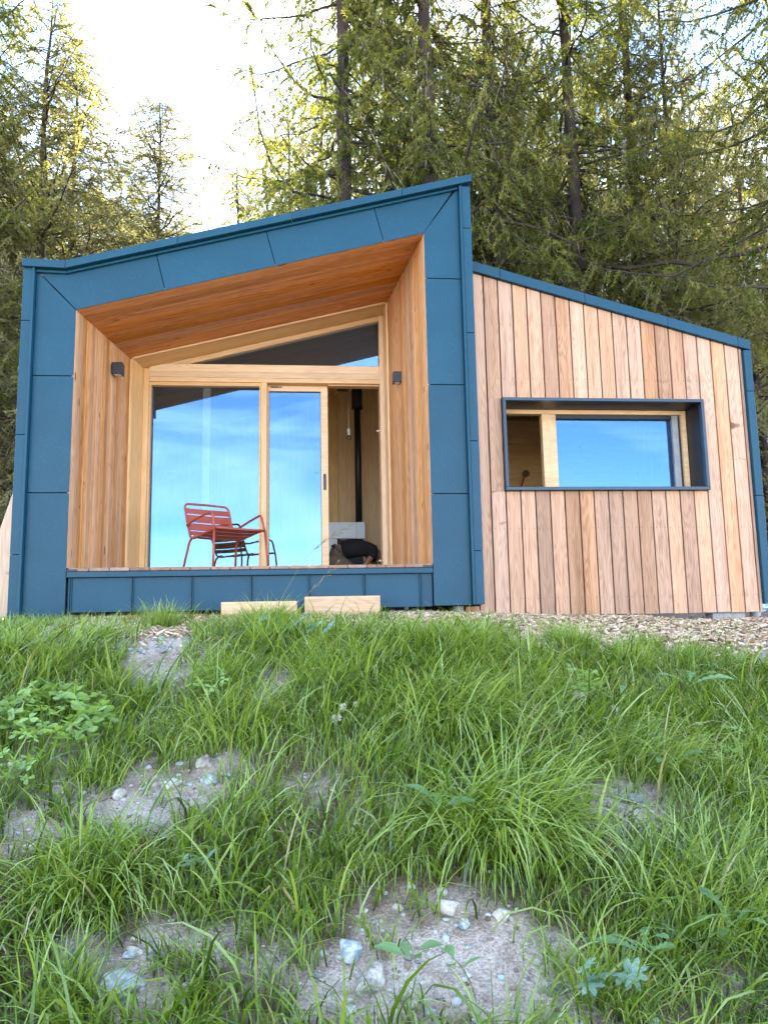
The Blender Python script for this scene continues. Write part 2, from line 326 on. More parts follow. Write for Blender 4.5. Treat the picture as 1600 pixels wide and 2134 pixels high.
def box(name, x0, x1, y0, y1, z0, z1, mat, parent, axis=None, bev=.002):
    if axis is None:
        d = [(x1-x0, (1, 0, 0)), (y1-y0, (0, 1, 0)), (z1-z0, (0, 0, 1))]; axis = max(d)[1]
    return solid(name, [(x0, y0, z0), (x1, y0, z0), (x1, y0, z1), (x0, y0, z1)], [(x0, y1, z0), (x1, y1, z0), (x1, y1, z1), (x0, y1, z1)], mat, parent, axis, bev)
def tube_arrays(path, rad, sides=8, cap=True):
    P = np.asarray(path, float); n = len(P); r = np.full(n, rad, float) if np.isscalar(rad) else np.asarray(rad, float)
    T = np.gradient(P, axis=0); T /= np.linalg.norm(T, axis=1)[:, None]+1e-12
    ref = np.array([0, 0, 1.0]) if abs(T[0, 2]) < .9 else np.array([1.0, 0, 0])
    U = np.cross(T[0], ref); U /= np.linalg.norm(U); V = []; 
    a = np.linspace(0, 2*np.pi, sides, endpoint=False)
    for i in range(n):
        U = U - T[i]*np.dot(U, T[i]); U /= np.linalg.norm(U)+1e-12; W = np.cross(T[i], U)
        V.append(P[i]+r[i]*(np.cos(a)[:, None]*U+np.sin(a)[:, None]*W))
    V = np.concatenate(V); F = []
    for i in range(n-1):
        for k in range(sides):
            F.append((i*sides+k, i*sides+(k+1) % sides, (i+1)*sides+(k+1) % sides, (i+1)*sides+k))
    return V, np.array(F)
def smooth_path(pts, rad=.05, seg=5):
    """fillet the corners of a polyline"""
    pts = [np.array(p, float) for p in pts]; o = [pts[0]]
    for i in range(1, len(pts)-1):
        a, b, c = pts[i-1], pts[i], pts[i+1]; la, lc = np.linalg.norm(a-b), np.linalg.norm(c-b); r = min(rad, la*.48, lc*.48)
        p0 = b+(a-b)/la*r; p1 = b+(c-b)/lc*r
        for k in range(seg+1):
            t = k/seg; o.append((1-t)**2*p0+2*t*(1-t)*b+t*t*p1)
    o.append(pts[-1]); return o
def tube(name, path, rad, mat, parent=None, sides=8, loc=None):
    V, F = tube_arrays(path, rad, sides)
    me = np_mesh(name, V, F, smooth=True)
    bm = bmesh.new(); bm.from_mesh(me); bmesh.ops.holes_fill(bm, edges=[e for e in bm.edges if e.is_boundary]); bm.to_mesh(me); bm.free()
    return link(name, me, mat, parent, loc)
def join_boxes(name, boxes, mat, parent, bev=.002, world=True):
    """one part made of several butt-jointed members (a frame): boxes = list of (x0,x1,y0,y1,z0,z1)"""
    v, f = [], []
    c = Vector(((boxes[0][0]+boxes[0][1])/2, (boxes[0][2]+boxes[0][3])/2, boxes[0][4]))
    for (x0, x1, y0, y1, z0, z1) in boxes:
        b = len(v); v += [(x, y, z) for x in (x0, x1) for y in (y0, y1) for z in (z0, z1)]
        f += [[b+i for i in q] for q in ((0, 1, 3, 2), (4, 6, 7, 5), (0, 4, 5, 1), (2, 3, 7, 6), (0, 2, 6, 4), (1, 5, 7, 3))]
    v = [(p[0]-c.x, p[1]-c.y, p[2]-c.z) for p in v]
    me = mesh_from(name, v, f); bm = bmesh.new(); bm.from_mesh(me); bmesh.ops.recalc_face_normals(bm, faces=bm.faces); bm.to_mesh(me); bm.free(); bevelled(me, bev)
    return link(name, me, mat, parent, c)

# ------------------------------------------------------------------ terrain
def crest_y(x):
    return -2.75 + .12*np.sin(x*1.3+.5) + .35*np.clip((x-3.2)/2.5, 0, 1)
def bumps(x, y):
    return (.020*np.sin(2.1*x+1.3*y)+.016*np.sin(3.7*y-2.2*x+1)+.010*np.sin(7.3*x+4.1*y+2)+.007*np.sin(11.2*y-8.7*x)+.005*np.sin(19*x+3*y)*np.sin(17*y-5*x))
def height(x, y):
    x = np.asarray(x, float); y = np.asarray(y, float)
    cy = crest_y(x); zc = -.60-.20*np.clip((x-2.8)/2.0, 0, 1)
    base = -.435-.075*np.clip((x-3.4)/1.6, 0, 1)-.06*np.clip((x-5.5)/.5, 0, 1)
    # terrace between house and crest
    s = np.clip((y-cy)/(0.1-cy), 0, 1); terr = zc+(base-zc)*(s**.8)
    # bank below the crest
    d = cy-y; soft = .25
    dd = np.where(d > -soft, (np.clip(d, -soft, None)+soft)**2/(4*soft), 0); dd = np.where(d > soft, d, dd)
    bank = zc-.385*np.clip(dd, 0, 3.6) - .14*np.clip(dd-3.6, 0, 60) - .05*np.clip(dd-63.6, 0, 2000)
    z = np.where(y > cy+soft, terr, np.minimum(terr, bank) if False else bank+(terr-zc)*np.clip((y-cy+soft)/(2*soft), 0, 1))
    behind = np.clip(y-7, 0, 60)*.06
    near = np.clip(1-(np.abs(y+3)/12), 0, 1)*np.clip(1-np.abs(x-2.5)/25, 0, 1)
    b = bumps(x, y)*np.where(y > cy, .35, 1.0)*near*np.where(y > -.2, .4, 1)
    return z+behind+b
def on_ground(px, py):
    d = ray(px, py); t = .8
    for _ in range(6000):
        p = CAM+d*t
        if p[2] < height(p[0], p[1]): break
        t += .005
    return CAM+d*t
def to_px(P):
    q = P-CAM; a, b, c = q@CR, q@CU, q@CF
    c = np.where(c > .05, c, .05); return 800+FPX*a/c, 1067-FPX*b/c
BARE = [(335, 1385, 95, 62, 1), (300, 1345, 60, 30, .9), (420, 1600, 85, 55, .9), (250, 1690, 150, 55, 1), (370, 1650, 110, 55, .95), (60, 1750, 90, 55, .95), (570, 1450, 55, 45, .8), (640, 1640, 50, 30, .7),
        (980, 2000, 200, 95, 1), (1010, 2080, 190, 90, .95), (790, 1930, 90, 40, .8), (700, 2060, 95, 95, 1), (400, 1965, 160, 45, .92), (200, 2000, 100, 55, .95), (300, 2080, 90, 50, .85),
        (1300, 1705, 95, 85, .95), (1330, 1650, 60, 40, .9), (1180, 2090, 130, 75, .92), (1540, 2030, 70, 50, .55), (900, 1880, 160, 30, .55), (1590, 1350, 60, 30, .9), (130, 1660, 60, 30, .6), (560, 2010, 70, 50, .8), (257, 2075, 75, 60, 1), (425, 1610, 45, 50, 1), (730, 2000, 50, 50, 1), (780, 2070, 55, 70, 1), (115, 1560, 100, 60, .55), (40, 1650, 50, 40, .5)]
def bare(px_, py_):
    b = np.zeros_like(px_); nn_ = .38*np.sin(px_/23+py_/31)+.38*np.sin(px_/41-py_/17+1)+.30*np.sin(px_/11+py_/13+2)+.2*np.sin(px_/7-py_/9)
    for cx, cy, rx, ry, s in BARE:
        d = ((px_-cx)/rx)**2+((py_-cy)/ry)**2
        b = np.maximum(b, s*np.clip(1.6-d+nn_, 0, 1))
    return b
def pnoise(x, y, f):
    return .5+.25*(np.sin(f*1.7*x+1.1*f*y+.5)+np.sin(f*2.3*y-1.3*f*x+2.1)+.6*np.sin(f*4.1*x+3*f*y)+.6*np.sin(3.7*f*y-2.9*f*x+1))/1.2
xs = np.concatenate([np.linspace(-600, -30, 14), np.linspace(-28, -4, 25), np.arange(-3.5, 9.5, .06), np.linspace(10, 34, 25), np.linspace(40, 600, 14)])
ys = np.concatenate([np.linspace(-600, -40, 16), np.linspace(-36, -9, 22), np.arange(-8.5, 1.0, .05), np.linspace(1.2, 12, 30), np.linspace(13, 60, 26), np.linspace(75, 600, 12)])
GX, GY = np.meshgrid(xs, ys); GZ = height(GX, GY); nx, ny = len(xs), len(ys)
idx = np.arange(nx*ny).reshape(ny, nx)
F = np.stack([idx[:-1, :-1], idx[:-1, 1:], idx[1:, 1:], idx[1:, :-1]], -1).reshape(-1, 4)
GP = np.stack([GX, GY, GZ], -1).reshape(-1, 3); ga, gb = to_px(GP)
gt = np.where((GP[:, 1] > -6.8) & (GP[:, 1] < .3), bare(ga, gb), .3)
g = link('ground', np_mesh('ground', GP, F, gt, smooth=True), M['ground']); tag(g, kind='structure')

# ------------------------------------------------------------------ cabin
cabin = empty('timber_cabin')
tag(cabin, 'modern larch clad cabin with a blue metal framed porch and lower wing', 'cabin')
FL = lambda x: 2.562+.264*x                  # lower edge of the blue portal head
BL = lambda x: 2.546+.2516*x                 # soffit line where it meets the joinery, Y = 1.5
TOPL = lambda x: 3.052+.2636*x               # upper roof edge
XR, XLo, XRo = 3.446, -.378, 3.815
BOT, G = -.365, .004
bl = M['blue']
# blue fascia panels: left post, right post, head
prism('fascia_panel', [(XLo, -.50), (0, -.50), (0, .755-G), (XLo, .755-G)], 0, .03, bl, cabin)
prism('fascia_panel', [(XLo, .755+G), (0, .755+G), (0, 1.894-G), (XLo, 1.894-G)], 0, .03, bl, cabin)
prism('fascia_panel', [(XLo, 1.894+G), (0, 1.894+G), (0, FL(0)-G), (XLo, 2.942)], 0, .03, bl, cabin)
for a, b in ((BOT, .737), (.737, 1.851), (1.851, 2.98)):
    prism('fascia_panel', [(XR, a+G), (XRo, a+G), (XRo, b-G), (XR, b-G)], 0, .03, bl, cabin)
prism('fascia_panel', [(XR, 2.98+G), (XRo, 2.98+G), (XRo, 3.99), (XR, FL(XR)+.005)], 0, .03, bl, cabin)
top = lambda x: 2.950+.016*(x+.378)/.28 if x < -.10 else 2.966+(4.02-2.966)*(x+.10)/(3.86+.10)
sm = [(-.378, 0.0), (.743, .843), (1.82, 1.926), (2.923, 3.027), (3.80, 3.443)]
for k in range(4):
    (ta, ba), (tb, bb) = sm[k], sm[k+1]; g2 = .003
    poly = [(ba+g2, FL(ba+g2)), (bb-g2, FL(bb-g2)), (tb-g2, top(tb-g2)), (ta+g2, top(ta+g2))]
    if k == 0: poly = [(ba+g2, FL(ba+g2)), (bb-g2, FL(bb-g2)), (tb-g2, top(tb-g2)), (-.10, top(-.10)), (ta+.01, top(ta))]
    prism('fascia_panel', poly, 0, .03, bl, cabin)
# dark body behind the panels (hidden, closes the joints)
prism('portal_backing', [(-.44, -.34), (-.03, -.34), (-.03, 2.56), (-.44, 2.93)], .034, .07, M['dark'], cabin, bev=0)
prism('portal_backing', [(XR+.03, -.34), (3.90, -.34), (3.90, 4.0), (XR+.03, FL(XR))], .034, .07, M['dark'], cabin, bev=0)
prism('portal_backing', [(-.03, FL(-.03)+.03), (XR+.03, FL(XR+.03)+.03), (3.88, 4.0), (-.2, 2.94)], .034, .07, M['dark'], cabin, bev=0)
# edge strips with raised rib
lseg = [-.52, .172, 1.303, 2.426, 2.985]
for a, b in zip(lseg, lseg[1:]):
    box('edge_trim', -.492, -.408, -.045, .03, a+.003, b-.003, bl, cabin, (0, 0, 1))
box('edge_rib', -.405, -.380, -.062, .03, -.52, 2.97, bl, cabin, (0, 0, 1), .004)
rseg = [-.36, .164, 1.263, 2.387, 3.518, 3.985]
for a, b in zip(rseg, rseg[1:]):
    box('edge_trim', 3.847, 3.935, -.045, .03, a+.003, b-.003, bl, cabin, (0, 0, 1))
box('edge_rib', 3.818, 3.843, -.062, .03, -.36, 3.985, bl, cabin, (0, 0, 1), .004)
# roof edge trim, kinked at the left
def topband(x0, x1, lo, hi, y0, y1, name='roof_trim'):
    prism(name, [(x0, lo(x0)), (x1, lo(x1)), (x1, hi(x1)), (x0, hi(x0))], y0, y1, bl, cabin, (1, 0, .264))
hi = lambda x: 3.040-.012*(x+.49)/.39 if x < -.0925 else 3.028+(4.098-3.028)*(x+.092)/(3.94+.092)
lo = lambda x: hi(x)-.078
for a, b in ((-.492, -.094), (-.090, .965), (.969, 2.09), (2.094, 3.215), (3.219, 3.95)):
    topband(a, b, lo, hi, -.085, .03)
lo2 = lambda x: lo(x)-.012
for a, b in ((-.38, -.094), (-.090, 3.81)): topband(a, b, lambda x: lo(x)-.030, lambda x: lo(x)-.004, -.03, .03, 'drip_edge')
box('roof_end_cap', 3.30, 3.952, -.092, .03, 4.0, 4.0001, bl, cabin) if False else None
# skirt under the deck
box('skirt_flashing', 0.006, XR-.004, -.012, .05, -.045, .008, bl, cabin, bev=.004)
sx = [.008, .037, .598, 1.145, 1.700, 2.246, 2.776, 3.323, XR-.006]
for k in range(len(sx)-1):
    box('skirt_panel', sx[k]+.002, sx[k+1]-.002, .035, .05, -.368, -.047, bl, cabin, (0, 0, 1))
for x in sx[1:-1]:
    box('standing_seam', x-.010, x-.002, .010, .036, -.368, -.047, bl, cabin, (0, 0, 1), .001)
    box('standing_seam', x+.004, x+.012, .018, .036, -.368, -.047, bl, cabin, (0, 0, 1), .001)
# deck boards, laid front to back
x = .02; k = 0
while x < XR-.02:
    x1 = min(x+.1855-.005, XR-.01)
    box('deck_board', x, x1, -.004, 1.62, .012, .044, M['deck'], cabin, (0, 1, 0), .005)
    x += .1855
box('deck_bracket', .004, .10, -.008, .035, .010, .032, M['black'], cabin); box('deck_bracket', XR-.10, XR-.006, -.008, .035, .010, .032, M['black'], cabin)
# splayed porch lining: left, right, soffit
YB = 1.50
xl = lambda y: .185*y/YB; xr = lambda y: XR-.232*y/YB
def zs(x, y):
    t = y/YB; return FL(x)*(1-t)+BL(x)*t
ylist = [0.006]; q = random.Random(3)
while ylist[-1] < YB-.05: ylist.append(min(ylist[-1]+q.choice([.085, .085, .10, .12]), YB))
ylist[-1] = YB
for side in (0, 1):
    for k in range(len(ylist)-1):
        y0, y1 = ylist[k]+.0015, ylist[k+1]-.0015
        th = .022; pr = q.uniform(0, .003)
        if side == 0: a, b = (xl(y0)+pr, y0), (xl(y1)+pr, y1); s = -1
        else: a, b = (xr(y0)-pr, y0), (xr(y1)-pr, y1); s = 1
        P = [(a[0], a[1]), (b[0], b[1]), (b[0]+s*th, b[1]), (a[0]+s*th, a[1])]
        solid('lining_board', [(px, py, .046) for px, py in P], [(px, py, zs(px, py)-.002) for px, py in P], M['lining'], cabin, (0, 0, 1), .0015)
nb = 9
for k in range(nb):
    y0, y1 = .006+(YB-.006)*k/nb+.0015, .006+(YB-.006)*(k+1)/nb-.0015
    pr = q.uniform(0, .002)
    a = [(xl(y0), y0, zs(xl(y0), y0)-pr), (xl(y1), y1, zs(xl(y1), y1)-pr), (xl(y1), y1, zs(xl(y1), y1)+.022), (xl(y0), y0, zs(xl(y0), y0)+.022)]
    b = [(xr(y0), y0, zs(xr(y0), y0)-pr), (xr(y1), y1, zs(xr(y1), y1)-pr), (xr(y1), y1, zs(xr(y1), y1)+.022), (xr(y0), y0, zs(xr(y0), y0)+.022)]
    solid('soffit_board', a, b, M['soffit'], cabin, (1, 0, .26), .0025)
# thin dark edge round the opening
# joinery lining box (Y 1.5 to 1.75)
jo = M['joinery']
Y0, Y1 = 1.495, 1.75
LZ0 = lambda x: 2.540+.2516*x; LZ1 = lambda x: 2.482+.2535*x
solid('window_lining', [(.19, Y0, .046), (.218, Y0, .046), (.286, Y1, .046), (.19, Y1, .046)],
      [(.19, Y0, LZ0(.19)), (.218, Y0, LZ0(.218)), (.286, Y1, LZ1(.286)), (.19, Y1, LZ1(.19))], jo, cabin, (0, 0, 1), .002)
solid('window_lining', [(3.215, Y0, .046), (3.192, Y0, .046), (3.188, Y1, .046), (3.215, Y1, .046)],
      [(3.215, Y0, LZ0(3.215)), (3.192, Y0, LZ0(3.192)), (3.188, Y1, LZ1(3.188)), (3.215, Y1, LZ1(3.215))], jo, cabin, (0, 0, 1), .002)
solid('window_lining', [(.19, Y0, LZ0(.19)+.002), (.19, Y0, LZ0(.19)+.05), (.19, Y1, LZ1(.19)+.09), (.19, Y1, LZ1(.19)+.002)],
      [(3.215, Y0, LZ0(3.215)+.002), (3.215, Y0, LZ0(3.215)+.05), (3.215, Y1, LZ1(3.215)+.09), (3.215, Y1, LZ1(3.215)+.002)], jo, cabin, (1, 0, .25), .002)
solid('lining_edge', [(.215, 1.475, BL(.215)-.018), (.215, 1.475, BL(.215)+.004), (.215, 1.497, BL(.215)+.004), (.215, 1.497, BL(.215)-.018)],
      [(3.19, 1.475, BL(3.19)-.018), (3.19, 1.475, BL(3.19)+.004), (3.19, 1.497, BL(3.19)+.004), (3.19, 1.497, BL(3.19)-.018)], jo, cabin, (1, 0, .25), .001)
box('lining_edge', .188, .214, 1.475, 1.497, .046, BL(.2)-.02, jo, cabin); box('lining_edge', 3.194, 3.216, 1.475, 1.497, .046, BL(3.2)-.02, jo, cabin)
# outer frame of the window wall, plane 1.75..1.95
GT = lambda x: 2.412+.2562*x                 # transom glass top
box('window_post', .286, .352, 1.75, 1.98, .046, LZ1(.32), jo, cabin, bev=.003)
box('window_post', 3.132, 3.189, 1.75, 1.98, .046, LZ1(3.16), jo, cabin, bev=.003)
box('window_post', 1.684, 1.752, 1.752, 1.98, .075, 2.40, jo, cabin, bev=.003)
# head beam: laminated lamellas standing a hair apart
hb = [(2.402, 2.455), (2.456, 2.525), (2.526, 2.622)]
for (a, b) in hb:
    box('head_beam', .354, 3.130, 1.748+.004*(a < 2.41), 1.98, a, b, jo, cabin, (1, 0, 0), .0015)
solid('raked_head', [(.354, 1.75, 2.624), (.354, 1.75, LZ1(.354)), (.354, 1.96, LZ1(.354)), (.354, 1.96, 2.624)],
      [(.84, 1.75, 2.625), (.84, 1.75, LZ1(.84)), (.84, 1.96, LZ1(.84)), (.84, 1.96, 2.625)], jo, cabin, (1, 0, .25), .001)
solid('raked_head', [(.842, 1.75, GT(.842)), (.842, 1.75, LZ1(.842)), (.842, 1.96, LZ1(.842)), (.842, 1.96, GT(.842))],
      [(3.130, 1.75, GT(3.13)), (3.130, 1.75, LZ1(3.13)), (3.130, 1.96, LZ1(3.13)), (3.130, 1.96, GT(3.13))], jo, cabin, (1, 0, .25), .002)
box('window_sill', .354, 3.130, 1.752, 2.0, .030, .072, jo, cabin, bev=.003)
def pane(name, poly, y, parent, th=.006):
    return prism(name, poly, y, y+th, M['glass'], parent, bev=0)
tw = prism('transom_window', [(.90, 2.624), (3.128, 2.624), (3.128, 2.640), (.90, 2.640)], 1.80, 1.86, M['black'], cabin, bev=0)
pane('glass_pane', [(.90, 2.641), (3.128, 2.641), (3.128, GT(3.128)), (.90, GT(.90))], 1.83, tw)
fw = join_boxes('fixed_window', [(.353, .376, 1.77, 1.93, .073, 2.401), (1.660, 1.683, 1.77, 1.93, .073, 2.401), (.376, 1.660, 1.77, 1.93, 2.358, 2.401), (.376, 1.660, 1.77, 1.93, .073, .10)], jo, cabin)
pane('glass_pane', [(.376, .10), (1.660, .10), (1.660, 2.358), (.376, 2.358)], 1.86, fw)
join_boxes('glazing_seal', [(.376, .381, 1.85, 1.859, .10, 2.358), (1.655, 1.660, 1.85, 1.859, .10, 2.358), (.381, 1.655, 1.85, 1.859, 2.353, 2.358)], M['black'], fw, 0)
sdoor = join_boxes('sliding_door', [(1.753, 1.772, 1.87, 1.945, .075, 2.400), (2.405, 2.492, 1.87, 1.945, .075, 2.400), (1.772, 2.405, 1.87, 1.945, 2.330, 2.400), (1.772, 2.405, 1.87, 1.945, .075, .15)], jo, cabin, .003)
pane('glass_pane', [(1.772, .15), (2.405, .15), (2.405, 2.330), (1.772, 2.330)], 1.905, sdoor)
join_boxes('glazing_seal', [(1.772, 1.777, 1.895, 1.904, .15, 2.33), (2.400, 2.405, 1.895, 1.904, .15, 2.33), (1.777, 2.400, 1.895, 1.904, 2.323, 2.33)], M['black'], sdoor, 0)
# recessed pull
hv = [(2.448+.017*math.cos(a), 1.19+(.085 if math.sin(a) > 0 else -.085)+.017*math.sin(a)) for a in np.linspace(0, 2*math.pi, 17)[:-1]]
prism('handle', hv, 1.860, 1.873, M['black'], sdoor, (0, 0, 1), .002)
box('damper', 1.79, 1.93, 1.858, 1.872, 2.372, 2.386, M['black'], sdoor, bev=.003)
box('damper', 1.895, 1.915, 1.850, 1.859, 2.366, 2.380, M['grey'], sdoor, bev=.002)
for z in (1.84, .22): 
    tube('door_stop', [(3.131, 1.90, z), (3.105, 1.90, z), (3.095, 1.90, z)], [.010, .010, .006], M['plastic'], cabin, 8)
box('track_rail', 2.494, 3.130, 1.80, 1.84, 2.386, 2.401, jo, cabin)
# interior of the living room
IN0, IN1, IXL, IXR = 2.02, 5.55, -.30, 3.80
box('interior_floor', IXL, IXR, 2.0, IN1, -.03, .04, M['ply'], cabin, (0, 1, 0), 0)
for k in range(4):
    a = IXL+.01+(IXR-IXL-.02)*k/4; b = IXL+.01+(IXR-IXL-.02)*(k+1)/4-.004
    prism('interior_panel', [(a, .04), (b, .04), (b, FL(b)+.12), (a, FL(a)+.12)], IN1, IN1+.03, M['ply'], cabin, (0, 0, 1), .002)
box('interior_wall', IXL-.03, IXL, 2.0, IN1, .04, 2.60, M['ply'], cabin, (0, 0, 1), 0)
box('interior_wall', IXR, IXR+.03, 3.9, IN1, .04, 3.62, M['ply'], cabin, (0, 0, 1), 0)
prism('interior_wall', [(-.30, .04), (.188, .04), (.188, 2.5), (-.30, 2.45)], 1.985, 2.01, M['ply'], cabin, (0, 0, 1), 0)
prism('interior_wall', [(3.217, .04), (3.80, .04), (3.80, 3.5), (3.217, 3.36)], 1.985, 2.01, M['ply'], cabin, (0, 0, 1), 0)
for k in range(4):
    y0 = 1.97+k*.9; y1 = min(y0+.896, IN1)
    solid('interior_ceiling', [(IXL, y0, FL(IXL)+.10), (IXL, y1, FL(IXL)+.10), (IXL, y1, FL(IXL)+.13), (IXL, y0, FL(IXL)+.13)],
          [(IXR, y0, FL(IXR)+.10), (IXR, y1, FL(IXR)+.10), (IXR, y1, FL(IXR)+.13), (IXR, y0, FL(IXR)+.13)], M['ply'], cabin, (1, 0, .264), .003)
box('interior_post', .975, 1.065, 1.872, 1.97, .10, 2.36, M['whitewood'], cabin, bev=.003)
# inside the wing
box('interior_floor', 3.94, 7.0, .36, 4.6, -.03, .04, M['ply'], cabin, (0, 1, 0), 0)
box('interior_panel', 3.95, 5.02, 3.1, 3.13, .04, 1.35, M['ply'], cabin, (0, 0, 1), .003)
box('interior_panel', 5.024, 6.98, 3.1, 3.13, .04, 1.35, M['ply'], cabin, (0, 0, 1), .003)
box('interior_panel', 3.95, 6.98, 3.11, 3.14, 1.353, 1.95, M['ply'], cabin, (1, 0, 0), .003)
box('interior_panel', 3.95, 6.98, 3.08, 3.14, 1.953, 2.3, M['ply'], cabin, (1, 0, 0), .003)
box('interior_wall', 6.97, 7.0, .36, 4.6, .04, 2.4, M['ply'], cabin, (0, 0, 1), 0)
WT = lambda x: 3.302-.2707*(x-4.017)          # top of the wing
for k in range(3):
    a, b = 3.95+k*1.02, 3.95+(k+1)*1.02-.004
    solid('interior_ceiling', [(a, .37, WT(a)-.22), (a, 4.6, WT(a)-.22), (a, 4.6, WT(a)-.19), (a, .37, WT(a)-.19)], [(b, .37, WT(b)-.22), (b, 4.6, WT(b)-.22), (b, 4.6, WT(b)-.19), (b, .37, WT(b)-.19)], M['ply'], cabin, (0, 1, 0), 0)
# roof, side and rear walls
prism('roof', [(-.46, TOPL(-.46)-.16), (3.93, TOPL(3.93)-.16), (3.93, TOPL(3.93)-.03), (-.46, TOPL(-.46)-.03)], .072, 6.0, M['roof'], cabin, bev=0)
for k, (a, b) in enumerate(((.072, 1.25), (1.25, 2.45), (2.45, 3.65), (3.65, 4.85), (4.85, 6.0))):
    box('side_panel', -.488, -.46, a+.003, b-.003, -.37, 2.78, bl, cabin, (0, 0, 1))
    box('side_panel', 3.905, 3.933, a+.003, b-.003, 3.3 if a > .2 else -.36, 3.92, bl, cabin, (0, 0, 1))
prism('rear_wall', [(-.45, -.4), (3.9, -.4), (3.9, 3.9), (-.45, 2.76)], 5.90, 5.98, M['roof'], cabin, bev=0)
prism('rear_wall', [(3.95, -.45), (7.0, -.45), (7.0, 2.3), (3.95, 3.1)], 4.65, 4.73, M['roof'], cabin, bev=0)
prism('roof', [(3.95, WT(3.95)-.16), (7.03, WT(7.03)-.16), (7.03, WT(7.03)-.03), (3.95, WT(3.95)-.03)], .36, 4.75, M['roof'], cabin, bev=0)
box('underfloor', -.40, 3.88, .9, 5.9, -.10, -.035, M['dark'], cabin, bev=0)
box('underfloor', 3.95, 6.98, .38, 4.6, -.40, -.035, M['dark'], cabin, bev=0)
# wing cladding
WXR = 6.985; CB = -.478; YW = .30; wx0, wx1, wz0, wz1 = 4.269, 6.480, .812, 1.800
prism('wing_backing', [(3.84, -.44), (7.0, -.44), (7.0, wz0-.02), (3.84, wz0-.02)], .345, .358, M['dark'], cabin, bev=0)
prism('wing_backing', [(3.94, wz0-.018), (wx0+.03, wz0-.018), (wx0+.03, 3.15), (3.94, 3.23)], .345, .358, M['dark'], cabin, bev=0)
prism('wing_backing', [(wx1-.03, wz0-.018), (7.0, wz0-.018), (7.0, 2.4), (wx1-.03, 2.54)], .345, .358, M['dark'], cabin, bev=0)
prism('wing_backing', [(wx0+.032, wz1+.02), (wx1-.032, wz1+.02), (wx1-.032, 2.54), (wx0+.032, 3.13)], .345, .358, M['dark'], cabin, bev=0)
qb = random.Random(9); tlow = lambda x: WT(x)-.112
for k in range(-2, 19):
    a = 4.122+.1572*k+.0070; b = 4.122+.1572*(k+1)-.0070
    if k == 18: b = WXR
    if b > WXR: b = WXR
    if a > WXR-.02: continue
    dy = qb.uniform(0, .0025); y0, y1 = YW+dy, YW+.025
    zb = CB + qb.uniform(-.003, .003)
    if k <= -2: zt = -.372; polys = [[(a, zb), (b, zb), (b, zt), (a, zt)]]
    elif b <= wx0 or a >= wx1: polys = [[(a, zb), (b, zb), (b, tlow(b)), (a, tlow(a))]]
    else:
        lo_, hi_ = [(a, zb), (b, zb), (b, wz0-.004), (a, wz0-.004)], [(a, wz1+.004), (b, wz1+.004), (b, tlow(b)), (a, tlow(a))]
        polys = [lo_, hi_]
        if a < wx0-.01: polys += [[(a, wz0-.004), (wx0-.004, wz0-.004), (wx0-.004, wz1+.004), (a, wz1+.004)]]
        if b > wx1+.01: polys += [[(wx1+.004, wz0-.004), (b, wz0-.004), (b, wz1+.004), (wx1+.004, wz1+.004)]]
    for pl in polys: prism('cladding_board', pl, y0, y1, M['clad'], cabin, (0, 0, 1), .002)
for a, b in ((3.94, 4.30), (4.303, 5.225), (5.228, 6.145), (6.148, 6.93), (6.933, 7.072)):
    prism('wing_trim', [(a, WT(a)-.108), (b, WT(b)-.108), (b, WT(b)), (a, WT(a))], YW-.045, YW+.05, bl, cabin, (1, 0, -.27))
wseg = [-.40, .75, 1.90, 2.366]
for a, b in zip(wseg, wseg[1:]): box('wing_trim', 6.99, 7.072, YW-.045, YW+.05, a+.003, b-.003, bl, cabin, (0, 0, 1))
for k in range(28):
    y0 = .36+k*.157
    if y0 < 4.6: box('side_cladding', 7.0, 7.022, y0, y0+.15, -.45, 2.36, M['clad'], cabin, (0, 0, 1), .002)
# screw heads would be sub-pixel; strip window in its projecting metal box
bxm = M['boxblue']; t_ = .034
sw = join_boxes('strip_window', [(wx0, wx1, .24, .30, wz1-t_, wz1), (wx0, wx1, .24, .30, wz0, wz0+t_), (wx0, wx0+t_, .24, .30, wz0+t_, wz1-t_), (wx1-t_, wx1, .24, .30, wz0+t_, wz1-t_)], bxm, cabin, .003)
RY = .68
box('window_reveal', wx0+t_, wx1-t_, .302, RY, wz1-t_, wz1-.008, M['blackbox'], sw, bev=0)
box('window_reveal', wx0+t_, wx1-t_, .302, RY, wz0+.008, wz0+t_, M['blackbox'], sw, bev=0)
box('window_reveal', wx1-t_, wx1-.008, .302, RY, wz0+t_, wz1-t_, M['blackbox'], sw, bev=0)
box('window_reveal', wx0+.008, wx0+t_, .302, RY, wz0+t_, wz1-t_, M['blackbox'], sw, bev=0)
ix0, ix1, iz0, iz1 = wx0+t_+.002, wx1-t_-.002, wz0+t_+.002, wz1-t_-.002
join_boxes('frame', [(ix0, ix1, RY-.09, RY, iz1-.045, iz1), (ix0, ix1, RY-.09, RY, iz0, iz0+.055), (ix1-.052, ix1, RY-.09, RY, iz0+.055, iz1-.045), (ix0, ix0+.03, RY-.09, RY, iz0+.055, iz1-.045)], jo, sw)
join_boxes('mullion', [(4.795, 4.875, RY-.085, RY, iz0+.056, iz1-.046), (4.877, 4.955, RY-.075, RY, iz0+.056, iz1-.046)], jo, sw)
sash = join_boxes('sash', [(4.957, 6.295, RY-.05, RY-.01, iz1-.085, iz1-.047), (6.365, ix1-.054, RY-.05, RY-.01, iz0+.056, iz1-.047)], M['black'], sw, 0)
box('seal_post', 6.297, 6.363, RY-.06, RY-.01, iz0+.056, iz1-.047, M['grey'], sw)
pane('glass_pane', [(4.957, iz0+.056), (6.296, iz0+.056), (6.296, iz1-.086), (4.957, iz1-.086)], RY-.03, sw)
